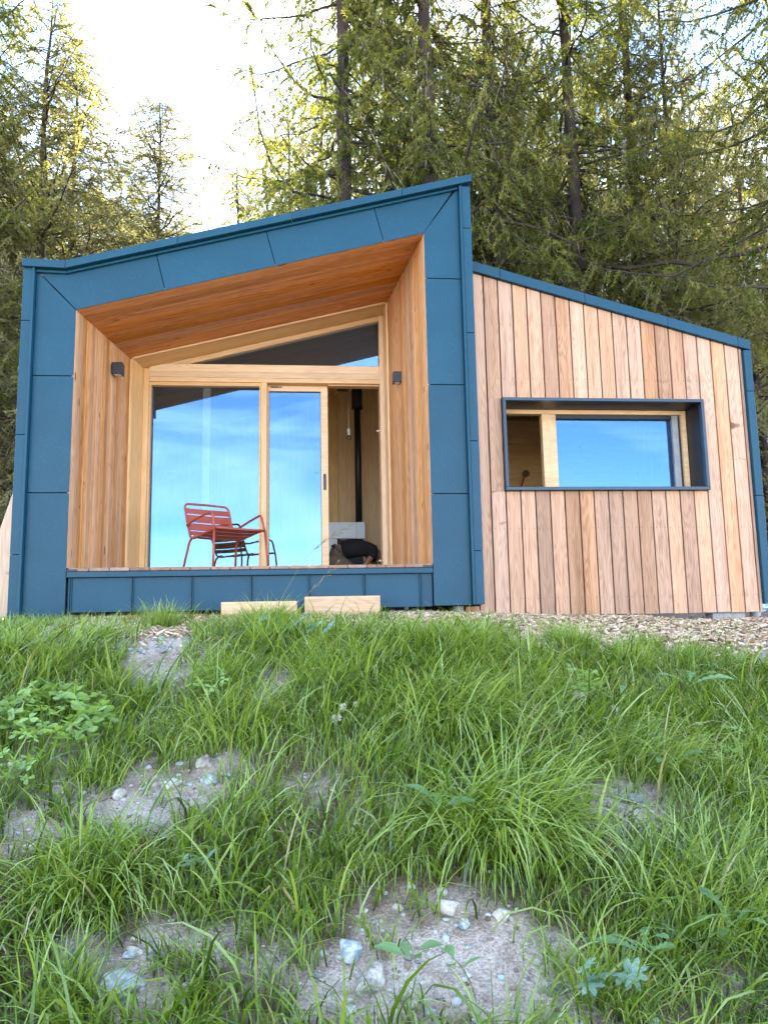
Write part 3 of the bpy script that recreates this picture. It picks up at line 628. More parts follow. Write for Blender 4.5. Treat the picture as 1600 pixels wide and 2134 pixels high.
# foundation pieces
def cyl(name, x, y, z0, z1, r, mat, parent=None, sides=16):
    return tube(name, [(x, y, z0), (x, y, (z0+z1)/2), (x, y, z1)], r, mat, parent, sides)
for x in (3.72, 7.05):
    o = cyl('foundation_pile', x, .20 if x < 4 else .55, -.75, -.37, .055, M['concrete'], cabin)
for x, y in ((-.2, .6), (1.7, .8), (3.7, 3.4), (-.2, 3.4)): cyl('foundation_pile', x, y, -.8, -.05, .055, M['concrete'], cabin)
box('ground_beam', .25, 1.25, .10, .16, -.47, -.40, M['orange'], cabin, bev=.003)
# wall lamps
def wall_lamp(x0, x1, z0, z1, y, label, sgn):
    root = empty('wall_lamp', ((x0 if sgn > 0 else x1), y+.055, z0)); tag(root, label, 'wall lamp')
    bx = box('lamp_body', x0, x1, y, y+.11, z0, z1, M['black'], root, (0, 0, 1), .003)
    xb = x0-.004 if sgn > 0 else x1+.004
    box('back_plate', min(xb, x0 if sgn > 0 else x1), max(xb, x0 if sgn > 0 else x1), y+.012, y+.098, z0+.012, z1-.012, M['dark'], root, bev=0)
    box('diffuser', x0+.02, x1-.02, y+.02, y+.09, z0-.004, z0-.0005, M['white'], root, bev=0)
wall_lamp(.128, .238, 2.215, 2.345, .90, 'black cube wall lamp on the left porch lining beside the fixed window', 1)
wall_lamp(3.205, 3.298, 2.165, 2.290, .92, 'black cube wall lamp on the right porch lining by the open doorway', -1)

sv, sf = [], []
for k in range(0, 19):
    a = 4.122+.1572*k
    for z in (-.30, .42, 1.15, 2.02, 2.62):
        for dx in (.030, .127):
            x = a+dx
            if x > 6.97 or z > tlow(x)-.05 or (wx0-.01 < x < wx1+.01 and wz0 < z < wz1): continue
            b = len(sv); sv += [(x+.004*math.cos(q_*1.0472), YW+(-.0008 if True else 0), z+.004*math.sin(q_*1.0472)) for q_ in range(6)]; sv += [(p[0], YW+.004, p[2]) for p in sv[b:b+6]]
            sf += [list(range(b, b+6))]+[[b+i, b+(i+1) % 6, b+6+(i+1) % 6, b+6+i] for i in range(6)]
o = link('screw_heads', mesh_from('screw_heads', sv, sf), M['black'], cabin); o['kind'] = 'stuff'

# ------------------------------------------------------------------ armchair (built at the origin facing -Y, then set down)
chair = empty('armchair'); tag(chair, 'terracotta red metal slatted armchair standing on the wooden deck', 'armchair')
cm = M['chair']; r0 = .0125
W2, D2, SH = .275, .27, .38
for s in (-1, 1):
    # rear leg: up from the floor, bends forward under the seat side
    tube('leg', smooth_path([(s*(W2+.035), D2+.075, 0), (s*W2, D2-.005, SH-.055), (s*(W2-.01), D2-.10, SH-.02)], .06), r0, cm, chair)
    # front leg runs up into the armrest and back to the backrest
    tube('leg', smooth_path([(s*(W2+.045), -D2-.03, 0), (s*(W2+.02), -D2, SH-.01)], .02), r0, cm, chair)
    tube('armrest', smooth_path([(s*(W2+.02), -D2, SH-.01), (s*(W2+.005), -D2+.055, .575), (s*(W2+.03), D2-.16, .52), (s*(W2+.03), D2+.02, .475), (s*(W2-.035), D2+.075, .485)], .06), r0, cm, chair)
    tube('foot', [(s*(W2+.045), -D2-.03, 0.0), (s*(W2+.045), -D2-.03, .008), (s*(W2+.045), -D2-.03, .016)], .014, M['black'], chair, 8)
    tube('foot', [(s*(W2+.035), D2+.075, 0.0), (s*(W2+.035), D2+.075, .008), (s*(W2+.035), D2+.075, .016)], .014, M['black'], chair, 8)
# one seat-and-back hoop per profile
def prof(t):   # side profile from the seat front to the back top: returns (y, z)
    pts = [(-D2-.015, SH+.02), (-D2+.06, SH+.015), (0, SH-.015), (D2-.08, SH-.045), (D2+.0, SH-.03), (D2+.045, SH+.05), (D2+.10, SH+.19), (D2+.155, SH+.345)]
    x = t*(len(pts)-1); i = min(int(x), len(pts)-2); f = x-i
    return (pts[i][0]*(1-f)+pts[i+1][0]*f, pts[i][1]*(1-f)+pts[i+1][1]*f)
hoop = []
for k in range(29):
    y, z = prof(k/28*.97); hoop.append((W2-.012, y, z))
yt, zt = prof(1.0)
topc = [(W2-.04, yt, zt), (0, yt+.012, zt+.006), (-(W2-.04), yt, zt)]
path = smooth_path([*hoop[:1], *hoop[1:], topc[0], topc[1], topc[2], *[(-a, b, c) for a, b, c in hoop[::-1]]], .025, 3)
tube('frame', path, r0, cm, chair)
tube('front_rail', smooth_path([(-(W2-.012), hoop[0][1], hoop[0][2]), (0, hoop[0][1]-.012, hoop[0][2]-.006), (W2-.012, hoop[0][1], hoop[0][2])], .2, 6), r0, cm, chair)
def slat(name, t0, t1):
    n = 9; V = []; th = .003
    for k in range(n):
        u = -1+2*k/(n-1); x = u*(W2-.018); sag = -.010*(1-u*u)
        for t in (t0, (t0+t1)/2, t1):
            y, z = prof(t); y2, z2 = prof(min(t+.01, 1)); dy, dz = y2-y, z2-z; l = math.hypot(dy, dz)+1e-9; nx_, nz_ = -dz/l, dy/l
            V.append((x, y-nx_*sag*1.0*(1 if t > .6 else 1), z+nz_*sag)); V.append((x, y-nx_*sag+nx_*th, z+nz_*sag+nz_*th))
    F = []
    for k in range(n-1):
        b = k*6; c = b+6
        for j in (0, 2): F += [(b+j, b+j+2, c+j+2, c+j), (b+j+1, c+j+1, c+j+3, b+j+3)]
        F += [(b, c, c+1, b+1), (b+4, b+5, c+5, c+4)]
    F += [(0, 1, 3, 2), (2, 3, 5, 4), (b+6, b+8, b+9, b+7), (b+8, b+10, b+11, b+9)]
    me = mesh_from(name, V, F); bm = bmesh.new(); bm.from_mesh(me); bmesh.ops.recalc_face_normals(bm, faces=bm.faces); bm.to_mesh(me); bm.free()
    return link(name, me, cm, chair)
st = [(.015, .095), (.105, .185), (.195, .275), (.285, .365), (.375, .455), (.465, .545)]
for a, b in st: slat('seat_slat', a, b)
for a, b in ((.625, .705), (.717, .797), (.809, .888), (.900, .955)): slat('backrest_slat', a, b)
chair.location = (1.40, .62, .044); chair.rotation_euler.z = R(36)
# ------------------------------------------------------------------ things by the cabin
pn = solid('leaning_board', [(-1.00, .30, -.50), (-.62, .30, -.50), (-.50, .30, 1.16), (-.515, .30, 1.16)], [(-1.00, .345, -.50), (-.62, .345, -.50), (-.50, .345, 1.16), (-.515, .345, 1.16)], M['sawn'], None, (0, 0, 1), .003)
tag(pn, 'pale plywood offcut leaning against the left side of the cabin', 'board')
b1 = box('timber_block', 1.44, 2.13, -.20, -.14, -.56, -.298, M['sawn'], None, bev=.004); tag(b1, 'shorter sawn timber block on edge against the middle of the blue skirt', 'timber block')
b2 = box('timber_block', 2.20, 2.90, -.24, -.17, -.56, -.262, M['sawn'], None, bev=.004); tag(b2, 'taller sawn timber block with a knot, right of the other block', 'timber block')
b3 = box('beam_offcut', 4.9, 5.40, .42, .55, -.66, -.47, M['sawn'], None, bev=.004); tag(b3, 'pale beam end showing in the gap below the wing cladding', 'beam')
b4 = box('concrete_block', 6.46, 6.82, .36, .52, -.72, -.484, M['concrete'], None, bev=.006); tag(b4, 'grey concrete block under the right corner of the wing', 'block')
# crumpled tarp
bm = bmesh.new(); bmesh.ops.create_icosphere(bm, subdivisions=3, radius=1)
qq = random.Random(4)
for v in bm.verts:
    n = .75+.35*math.sin(5*v.co.x+3*v.co.z)*math.cos(4*v.co.y+v.co.z*6)+qq.uniform(-.05, .05)
    v.co = Vector((v.co.x*.22*n, v.co.y*.12*n, max(v.co.z, -.4)*.12*n))
me = bpy.data.meshes.new('tarp'); bm.to_mesh(me); bm.free()
tp = link('folded_tarp', me, M['tarp'], None, (7.28, .75, -.44)); tag(tp, 'crumpled pale blue tarp on the ground at the right end of the wing', 'tarp')
# ------------------------------------------------------------------ things inside
pl = empty('pendant_bulb', (2.80, 2.80, 1.90)); tag(pl, 'bare pendant bulb in a white socket hanging in the open doorway', 'pendant lamp')
tube('cable', [(2.80, 2.80, 2.10), (2.80, 2.80, 2.6), (2.80, 2.80, 3.38)], .004, M['cable'], pl, 6)
tube('cable', [(2.80, 2.79, 2.95), (2.60, 2.80, 2.55), (2.42, 2.82, 2.30)], .004, M['cable'], pl, 6)
tube('socket', [(2.80, 2.80, 2.005), (2.80, 2.80, 2.05), (2.80, 2.80, 2.085), (2.80, 2.80, 2.10)], [.022, .022, .020, .008], M['bulbcap'], pl, 14)
bm = bmesh.new(); bmesh.ops.create_uvsphere(bm, u_segments=18, v_segments=12, radius=.032)
for v in bm.verts:
    if v.co.z > 0: v.co.x *= 1-.35*v.co.z/.032; v.co.y *= 1-.35*v.co.z/.032; v.co.z *= 1.35
me = bpy.data.meshes.new('bulb'); bm.to_mesh(me); bm.free(); link('bulb', me, M['bulb'], pl, (2.80, 2.80, 1.965), True)
tube('filament', [(2.80, 2.80, 1.99), (2.81, 2.80, 1.965), (2.79, 2.80, 1.95), (2.80, 2.80, 1.99)], .002, M['cable'], pl, 5)
stv = empty('stove_surround', (2.85, 4.1, .04)); tag(stv, 'white stove surround with a dark open hearth inside the doorway', 'stove')
def px(px_, Y): return float(at_depth(px_, 1150, Y)[0])
def pz(py_, Y): return float(at_depth(740, py_, Y)[2])
sx0, sx1, sz = px(640, 4.1), px(761, 4.1), pz(1088, 4.1)
ox0, ox1, oz = px(703, 4.1), px(743, 4.1), pz(1122, 4.1)
box('surround_panel', sx0, ox1, 4.1, 4.14, oz, sz, M['white'], stv, (1, 0, 0), .003)
box('surround_panel', ox1+.004, sx1, 4.1, 4.14, oz-.005, sz, M['white'], stv, (0, 0, 1), .003)
box('surround_panel', sx0, ox0, 4.1, 4.14, .04, oz-.004, M['white'], stv, (0, 0, 1), .003)
box('side_panel', sx1-.02, sx1, 4.145, 4.6, .04, sz, M['white'], stv, (0, 0, 1), .003)
box('top_panel', sx0, sx1-.022, 4.145, 4.6, sz-.03, sz-.001, M['white'], stv, (1, 0, 0), .003)
box('hearth', ox0, sx1-.024, 4.30, 4.34, .04, oz+.05, M['black'], stv, (1, 0, 0), 0)
box('vent_grille', ox0+.04, ox1-.03, 4.135, 4.15, oz-.02, oz-.006, M['grey'], stv)
fp = empty('flue_pipe', (3.13, 4.35, sz)); tag(fp, 'black vertical flue pipe rising from the stove against the pine wall', 'flue pipe')
fx = px(749, 4.35)
tube('pipe', [(fx, 4.35, sz-.02), (fx, 4.35, 2.0), (fx-.005, 4.35, 2.86)], .052, M['black'], fp, 16)
tube('collar', [(fx-.005, 4.35, 2.80), (fx-.005, 4.35, 2.86), (fx-.005, 4.35, 3.6)], .085, M['black'], fp, 16)
box('bracket', fx-.32, fx-.12, 4.32, 4.40, 3.10, 3.26, M['black'], fp)
tw_ = empty('round_wall_hook', (4.75, 3.0, 1.0)); tag(tw_, 'small round brown disc on a bent red stem seen through the strip window', 'lamp')
hx, hz = float(at_depth(1095, 987, 2.9)[0]), float(at_depth(1095, 987, 2.9)[2])
dv = [(hx+.05*math.cos(a), hz+.05*math.sin(a)) for a in np.linspace(0, 2*math.pi, 21)[:-1]]
prism('disc', dv, 2.88, 2.91, M['brownfelt'], tw_)
tube('stem', smooth_path([(hx-.02, 2.90, hz-.04), (hx-.05, 2.90, hz-.12), (hx-.11, 2.90, hz-.28), (hx-.11, 2.9, hz-.9)], .03), .012, M['red'], tw_, 8)
tube('foot', [(hx-.11, 2.9, .04), (hx-.11, 2.9, .05), (hx-.11, 2.9, .07)], [.12, .12, .02], M['red'], tw_, 16)

# ------------------------------------------------------------------ the kneeling person
def skin_mesh(name, verts, edges, radii, mat, parent, root=0, sub=2):
    me = bpy.data.meshes.new(name); me.from_pydata(verts, edges, []); o = bpy.data.objects.new(name, me); col.objects.link(o)
    md = o.modifiers.new('skin', 'SKIN'); md.use_smooth_shade = True
    ly = me.skin_vertices[0] if me.skin_vertices else None
    if ly is None:
        bpy.context.view_layer.objects.active = o; bpy.ops.mesh.customdata_skin_add() if False else None
        ly = me.skin_vertices[0]
    for i, r in enumerate(radii):
        ly.data[i].radius = r if isinstance(r, tuple) else (r, r)
    ly.data[root].use_root = True
    sb = o.modifiers.new('sub', 'SUBSURF'); sb.levels = sub; sb.render_levels = sub
    dg = bpy.context.evaluated_depsgraph_get(); ev = o.evaluated_get(dg); me2 = bpy.data.meshes.new_from_object(ev)
    bpy.data.objects.remove(o); me2.name = name; me2.materials.clear()
    return link(name, me2, mat, parent, None, True)
per = empty('person', (2.85, 3.25, .04)); tag(per, 'person kneeling bent over on the floor in a black t-shirt and khaki work shorts', 'person')
Y = 3.25
# joints: pelvis, waist, chest, upper chest, neck, head / legs / arms
J = [(2.60, Y, .38), (2.70, Y, .47), (2.86, Y-.01, .53), (3.04, Y-.02, .53), (3.20, Y-.04, .42), (3.27, Y-.05, .33), (3.34, Y-.06, .22), (3.33, Y-.06, .16),
     (2.60, Y-.10, .33), (2.74, Y-.16, .24), (2.92, Y-.18, .12), (2.78, Y-.17, .085), (2.52, Y-.16, .080), (2.44, Y-.16, .075), (2.40, Y-.16, .13),
     (2.60, Y+.10, .33), (2.74, Y+.16, .24), (2.92, Y+.18, .12), (2.78, Y+.17, .085), (2.52, Y+.16, .080), (2.44, Y+.16, .075), (2.40, Y+.16, .13),
     (3.13, Y-.17, .47), (3.13, Y-.24, .40), (3.03, Y-.27, .27), (2.98, Y-.27, .18), (2.985, Y-.27, .085), (3.02, Y-.28, .062),
     (3.13, Y+.15, .45), (3.14, Y+.20, .38), (3.20, Y+.22, .25), (3.26, Y+.2, .15), (3.30, Y+.18, .085), (3.34, Y+.17, .062)]
E_ = [(0, 1), (1, 2), (2, 3), (3, 4), (4, 5), (5, 6), (6, 7), (0, 8), (8, 9), (9, 10), (10, 11), (11, 12), (12, 13), (13, 14), (0, 15), (15, 16), (16, 17), (17, 18), (18, 19), (19, 20), (20, 21),
      (3, 22), (22, 23), (23, 24), (24, 25), (25, 26), (26, 27), (3, 28), (28, 29), (29, 30), (30, 31), (31, 32), (32, 33)]
rad = [.125, .12, .13, .12, .055, .075, .085, .06, .09, .08, .055, .05, .04, .035, .03, .09, .08, .055, .05, .04, .035, .03, .065, .050, .040, .038, .028, .026, .065, .050, .040, .038, .028, .026]
skin_mesh('body', J, E_, rad, M['skin'], per)
skin_mesh('tshirt', [(2.655, Y, .425), J[2], J[3]]+[(3.15, Y-.035, .455)]+[J[22], J[23], (3.08, Y-.265, .33)]+[J[28], J[29], (3.17, Y+.21, .31)], [(0, 1), (1, 2), (2, 3), (2, 4), (4, 5), (5, 6), (2, 7), (7, 8), (8, 9)],
          [.158, .152, .140, .075, .085, .07, .062, .085, .07, .062], M['tshirt'], per)
skin_mesh('shorts', [J[1], J[0], J[8], J[9], (2.88, Y-.178, .145), J[15], J[16], (2.88, Y+.178, .145)], [(0, 1), (1, 2), (2, 3), (3, 4), (1, 5), (5, 6), (6, 7)],
          [.150, .160, .125, .115, .09, .125, .115, .09], M['khaki'], per, 1)
bx_ = []
ax_ = Vector((.10, 0, .09)).normalized(); c0 = Vector((2.665, Y, .44)); u_ = Vector((0, 1, 0)); v_ = ax_.cross(u_)
tube('belt', [tuple(c0+(u_*.135*math.cos(a)+v_*.130*math.sin(a))) for a in np.linspace(0, 2*math.pi, 25)], .016, M['belt'], per, 6)
box('belt_patch', 2.60, 2.70, Y-.152, Y-.146, .385, .42, M['khaki'], per)
box('knee_strap', 2.80, 2.83, Y-.285, Y-.275, .12, .22, M['black'], per)
skin_mesh('hair', [(3.30, Y-.06, .27), (3.35, Y-.06, .22), (3.37, Y-.06, .18)], [(0, 1), (1, 2)], [.086, .09, .07], M['hair'], per, 0)
for s in (-1, 1):
    skin_mesh('shoe', [(2.50, Y+s*.16, .075), (2.43, Y+s*.16, .085), (2.385, Y+s*.16, .15)], [(0, 1), (1, 2)], [.042, .046, .05], M['belt'], per, 0)
for (hx_, hy_) in ((3.02, Y-.28), (3.34, Y+.17)):          # fingers, resting on the floor
    for k in range(4):
        f0 = Vector((hx_, hy_-.024+.016*k, .062)); ln = (.062, .072, .068, .054)[k]
        tube('finger', [tuple(f0), tuple(f0+Vector((ln*.5, 0, .004))), tuple(f0+Vector((ln, 0, -.012)))], [.0095, .009, .006], M['skin'], per, 6)
    tube('thumb', [(hx_-.02, hy_+.03, .062), (hx_+.01, hy_+.052, .06), (hx_+.03, hy_+.058, .052)], [.011, .010, .007], M['skin'], per, 6)

# ------------------------------------------------------------------ larches
def tri_strands(P0, P1, w, g):
    """flat narrow triangles from P0 (base) to P1 (tip), width w"""
    d = P1-P0; s = np.cross(d, g.normal(size=P0.shape)); s /= np.linalg.norm(s, axis=1)[:, None]+1e-9
    V = np.stack([P0-s*w[:, None]/2, P0+s*w[:, None]/2, P1], 1).reshape(-1, 3)
    return V, np.arange(len(V)).reshape(-1, 3)
def make_larch(seed, H, Rmax, base, nlimb, droop, dens, trunk_r, needle=.055, dead=.12, lean=.15, irregular=.35, nw=.014):
    g = np.random.default_rng(seed)
    zz = np.linspace(0, H, 26); wob = np.cumsum(g.normal(0, .018, (26, 2)), axis=0)
    axis = np.stack([wob[:, 0]+lean*zz/H, wob[:, 1], zz], 1); axis[0, :2] = 0
    rr = trunk_r*(1-zz/H)**.85*1.0+.008; rr[0] *= 1.25
    TV, TF = tube_arrays(axis, rr, 9)
    TV = TV + g.normal(0, 1, TV.shape)*np.repeat(rr, 9)[:, None]*.05
    def ax(t): return np.array([np.interp(t*H, zz, axis[:, k]) for k in range(3)])
    LV, LF, off = [], [], 0
    base_pts, dirs, tints = [], [], []
    sect = g.uniform(.55, 1.25, 12)                       # uneven crown: sectors and heights that bulge or fail
    hgt = g.uniform(1-irregular, 1+irregular*.7, 14)
    tw0, tw1 = [], []
    for i in range(nlimb):
        t = base+(1-base)*((i+g.uniform(0, 1))/nlimb)**.92*.985
        u = (t-base)/(1-base); az = g.uniform(0, 2*np.pi)
        prof_ = ((1-u)**.62)*(.55+.45*min(1, u*5+.3))
        Ll = Rmax*prof_*sect[int(az/(2*np.pi)*12) % 12]*hgt[int(u*13)]*g.uniform(.6, 1.15)+.12
        isdead = (g.random() < dead*(1.6-u*1.5)) or t < base+.05
        n = 8; s = np.linspace(0, 1, n)
        rise = g.uniform(-.05, .28)-droop*(1-u)*.55+u*.25
        h = np.array([math.cos(az), math.sin(az), 0]); q_ = np.array([-math.sin(az), math.cos(az), 0])
        o = ax(t)
        bend = g.normal(0, .10)
        pth = o+np.outer(s*Ll, h)+np.outer(Ll*bend*s**2, q_)+np.outer(Ll*(rise*s-droop*.45*s**1.6+(droop*.45+.08)*s**3.2), [0, 0, 1])
        pth[1:] += g.normal(0, .014*Ll, (n-1, 3))
        r_ = np.linspace(max(.007, .0105*Ll+.005), .0045, n)
        v, f = tube_arrays(pth, r_, 4); LV.append(v); LF.append(f+off); off += len(v)
        # twigs along the limb, alternating and hanging
        ntw = int(Ll*(9 if not isdead else 7)*dens**.5)+2
        for j in range(int(Ll*5)):
            k = g.uniform(.15, 1)*(n-1); k0 = min(int(k), n-2); p = pth[k0]*(1-(k-k0))+pth[k0+1]*(k-k0); p = p+g.normal(0, .03, 3)
            tw0.append(p); tw1.append(p+np.array([g.normal(0, .03), g.normal(0, .03), -g.uniform(.06, .22)]))
        for j in range(ntw):
            a = g.uniform(.12, 1.0); k = a*(n-1); k0 = min(int(k), n-2); p = pth[k0]*(1-(k-k0))+pth[k0+1]*(k-k0)
            side = 1 if j % 2 else -1
            tl = (.22+.42*(1-a)*min(1, Ll/2)+.10*g.random())*g.uniform(.6, 1.35)
            if a > .93: d = pth[-1]-pth[-2]; d = d/np.linalg.norm(d)
            else: d = h*g.uniform(.25, .8)+q_*side*g.uniform(.45, 1.0)+np.array([0, 0, g.uniform(-.75, .12)-droop*.45])
            d /= np.linalg.norm(d); m_ = 4; ss = np.linspace(0, 1, m_)
            tp_ = p+np.outer(ss*tl, d)+np.outer(-(ss**2)*tl*droop*.5, [0, 0, 1])+g.normal(0, .02, (m_, 3))*ss[:, None]
            for a_, b_ in zip(tp_[:-1], tp_[1:]): tw0.append(a_); tw1.append(b_)
            if isdead and g.random() < .8: continue
            nt_ = int(tl/.028*dens)+2
            sa = g.uniform(0.05, 1.02, nt_); kk = np.clip(sa, 0, .999)*(m_-1); ki = kk.astype(int); fr_ = (kk-ki)[:, None]
            bp_ = tp_[ki]*(1-fr_)+tp_[ki+1]*fr_
            base_pts.append(bp_); dirs.append(np.repeat(d[None], nt_, 0))
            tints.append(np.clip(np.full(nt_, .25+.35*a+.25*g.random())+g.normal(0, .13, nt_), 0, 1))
    LV = np.concatenate(LV); LF = np.concatenate(LF)
    tw0, tw1 = np.array(tw0), np.array(tw1)
    TWV, TWF = tri_strands(tw0, tw1+(tw1-tw0)*.25, np.full(len(tw0), .010), g)
    B = np.concatenate(base_pts); D = np.concatenate(dirs); T = np.concatenate(tints)
    V = []; 
    for rep in range(4):
        r3 = g.normal(size=B.shape); r3 /= np.linalg.norm(r3, axis=1)[:, None]
        dd = r3*.8+D*.45+np.array([0, 0, -.15 if rep else .15]); dd /= np.linalg.norm(dd, axis=1)[:, None]
        ln = needle*g.uniform(.6, 1.3, len(B))
        v, _ = tri_strands(B-dd*ln[:, None]*.15, B+dd*ln[:, None], nw*g.uniform(.8, 1.5, len(B)), g); V.append(v)
    V = np.concatenate(V); Fn = np.arange(len(V)).reshape(-1, 3); tn = np.tile(np.repeat(T, 3), 4)
    tm = np_mesh('larch_trunk', TV, TF, smooth=True); tm.materials.append(M['bark'])
    # limbs + twigs as one wooden branch part
    F4 = LF; me_l = np_mesh('larch_branches', LV, F4, smooth=True); me_l.materials.append(M['bark'])
    me_t = np_mesh('larch_twigs', TWV, TWF); me_t.materials.append(M['twig'])
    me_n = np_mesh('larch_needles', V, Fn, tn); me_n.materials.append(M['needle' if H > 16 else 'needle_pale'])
    return dict(H=H, trunk=tm, branches=me_l, twigs=me_t, crown=me_n)
K = dict(
 old=make_larch(1, 21, 3.6, .22, 190, .75, 1.25, .20, nw=.015, needle=.062, dead=.08),
 old2=make_larch(2, 22, 3.5, .24, 180, .9, 1.2, .19, dead=.2, nw=.015, needle=.062),
 mid=make_larch(3, 15, 3.2, .08, 240, .5, 1.1, .12, irregular=.3, nw=.013),
 slim=make_larch(4, 15.3, 3.0, .12, 420, .35, .8, .085, dead=.1, lean=.02, irregular=.12, nw=.010),
 bushy=make_larch(5, 12, 2.9, .04, 190, .6, 1.0, .12, needle=.058, nw=.014),
)
def plant_tree(kind, px_, dist, top_px, rz, label, group=None, lean=(0, 0), sc=None, ntop=None):
    p = K[kind]; d = ray(px_, 1288); Yw = CAM[1]+dist; pt = at_depth(px_, 900, Yw)
    x, y = float(pt[0]), float(pt[1]); z = float(height(x, y))-.1
    if top_px is not None:
        ztop = float(at_depth(px_, top_px, Yw)[2]); s = (ztop-z)/p['H']
    else: s = sc or 1
    root = empty('larch_tree', (x, y, z), rz); root.rotation_euler = (lean[0], lean[1], rz); root.scale = (s**.6*(sc or 1) if top_px is not None else s,)*2+(s,)
    tag(root, label, 'tree', group)
    for nm, key in (('trunk', 'trunk'), ('branches', 'branches'), ('twigs', 'twigs'), ('crown', 'crown')):
        o = bpy.data.objects.new(nm, p[key]); col.objects.link(o); o.parent = root
    return root
NT = [
 ('mid', 52, 17, -15, .3, 'tall larch at the far left edge rising behind the blue post of the porch', None, (0, 0), 1.35),
 ('mid', 138, 19, 90, 2.1, 'larch with a broken stepped crown second from the left', None, (0, 0), 1.35),
 ('old', -70, 15, -200, 2.2, 'dark green larch rising beyond the left edge of the picture'),
 ('slim', 313, 22, 193, 4.0, 'slim pointed larch standing alone against the bright sky left of the porch roof', None, (0, 0), 1.3),
 ('bushy', 232, 25, 330, 1.2, 'low bushy larch between the left larches and the slim pointed one'),
 ('bushy', -40, 15, 230, 5.0, 'dark larch cut by the left edge of the picture'),
 ('old', 728, 17, -900, 3.35, 'big larch with long limbs reaching left across the sky above the porch roof'),
 ('old2', 812, 19, -700, 1.0, 'thin trunked larch directly behind the high end of the porch roof'),
 ('old', 905, 16.5, -1000, 5.2, 'thick dark trunked larch above the highest corner of the porch roof'),
 ('old2', 1062, 17, -800, 2.7, 'larch with tall straight trunk above the joint of porch and wing'),
 ('mid', 1000, 18.5, 120, .8, 'shorter bright larch directly right of the porch roof corner'),
 ('old', 1222, 17.5, -650, 4.4, 'full larch behind the middle of the wing roof'),
 ('old2', 1338, 19, -500, .2, 'larch with hanging boughs behind the right half of the wing roof'),
 ('bushy', 1150, 20.5, 210, 3.3, 'bushy larch behind the upper part of the wing roof'),
 ('mid', 1428, 18, -120, 5.9, 'dark trunked larch behind the low end of the wing roof'),
 ('bushy', 1515, 22, 330, 2.2, 'low dark larch past the low end of the wing roof'),
 ('old', 1760, 14, -900, 1.9, 'larch at the right edge reaching its boughs in over the wing'),
 ('mid', 1590, 20, 160, 3.0, 'larch at the right edge standing behind the nearer overhanging one'),
]
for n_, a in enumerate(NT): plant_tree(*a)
gq = random.Random(21)
far = [(-120, 27, 330), (-20, 30, 380), (60, 28, 330), (120, 33, 420), (190, 29, 400), (262, 33, 440), (352, 30, 455), (395, 36, 500), (500, 27, 330), (560, 31, 300), (610, 28, 180), (680, 32, 100), (760, 30, 40),
       (850, 34, 20), (950, 29, 60), (1010, 35, 60), (1100, 30, 30), (1180, 33, 90), (1260, 29, 120), (1300, 35, 60), (1390, 31, 150), (1460, 28, 260), (1540, 33, 180), (1620, 29, 120), (1720, 27, 100), (1820, 30, 100), (1480, 38, 100), (880, 24, 250), (1120, 25, 300), (1350, 26, 330), (1090, 27, -50), (1480, 23, 220), (1240, 26, 330), (90, 23, 300), (20, 21, 330), (205, 24, 360), (-60, 22, 200), (300, 27, 440)]
for k, (px_, d_, tp_) in enumerate(far):
    kd = gq.choice(['mid', 'bushy', 'mid', 'bushy', 'slim'])
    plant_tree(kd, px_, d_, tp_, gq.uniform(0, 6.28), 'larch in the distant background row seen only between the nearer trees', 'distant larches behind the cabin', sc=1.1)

print('TREE TRIS', {k: (len(v['crown'].polygons), len(v['twigs'].polygons), len(v['branches'].polygons)*2) for k, v in K.items()})

# ------------------------------------------------------------------ ground cover
def scatter(n, x0, x1, y0, y1, keep):
    x = rng.uniform(x0, x1, n); y = rng.uniform(y0, y1, n); z = height(x, y)
    P = np.stack([x, y, z], 1); a, b = to_px(P); k = rng.random(n) < keep(x, y, a, b)*np.where((a < -520) | (a > 2120) | (b > 2600), .12, 1)
    return P[k]
def blades(P, L, W, phi0, phi1, az, tint, seg=3):
    n = len(P); pts = [P.copy()]; c = P.copy(); h = np.stack([np.cos(az), np.sin(az), np.zeros(n)], 1)
    for s in range(seg+1):
        ph = phi0+phi1*(s+.5)/(seg+1); c = c+(L/(seg+1))[:, None]*(h*np.sin(ph)[:, None]+np.array([0, 0, 1.0])*np.cos(ph)[:, None]); pts.append(c.copy())
    tw = rng.uniform(-.9, .9, n); side = np.stack([-np.sin(az+tw), np.cos(az+tw), rng.uniform(-.3, .3, n)], 1)
    V = []; wf = [.7, 1.0, .85, .6, .35][:seg+1]
    for s in range(seg+1):
        V.append(pts[s]-side*(W*wf[s]/2)[:, None]); V.append(pts[s]+side*(W*wf[s]/2)[:, None])
    V.append(pts[seg+1]); V = np.stack(V, 1); k = V.shape[1]
    F = []
    for s in range(seg): a = 2*s; F += [(a, a+1, a+3), (a, a+3, a+2)]
    F.append((2*seg, 2*seg+1, 2*seg+2)); F = np.array(F)
    idx_ = (np.arange(n)*k)[:, None, None]+F[None]
    tt = np.repeat(np.clip(tint, 0, 1)[:, None], k, 1); tt[:, :2] -= .30; tt[:, 2:4] -= .06; tt = np.where(np.repeat(tint[:, None], k, 1) > .97, 1.0, np.clip(tt, 0, .9))  # blade feet darkened: shade between the blades painted into the tint
    return V.reshape(-1, 3), idx_.reshape(-1, 3), tt.reshape(-1)
def grass_obj(name, parts, label, kind='stuff', cat='grass', group=None, loc=None):
    V, F, T, off = [], [], [], 0
    for v, f, t in parts: V.append(v); F.append(f+off); T.append(t); off += len(v)
    V = np.concatenate(V)
    c = V.mean(0) if loc is None else np.array(loc)
    o = link(name, np_mesh(name, V-c, np.concatenate(F), np.concatenate(T)), M['grass'], None, tuple(c)); tag(o, label, cat, group, kind)
    return o
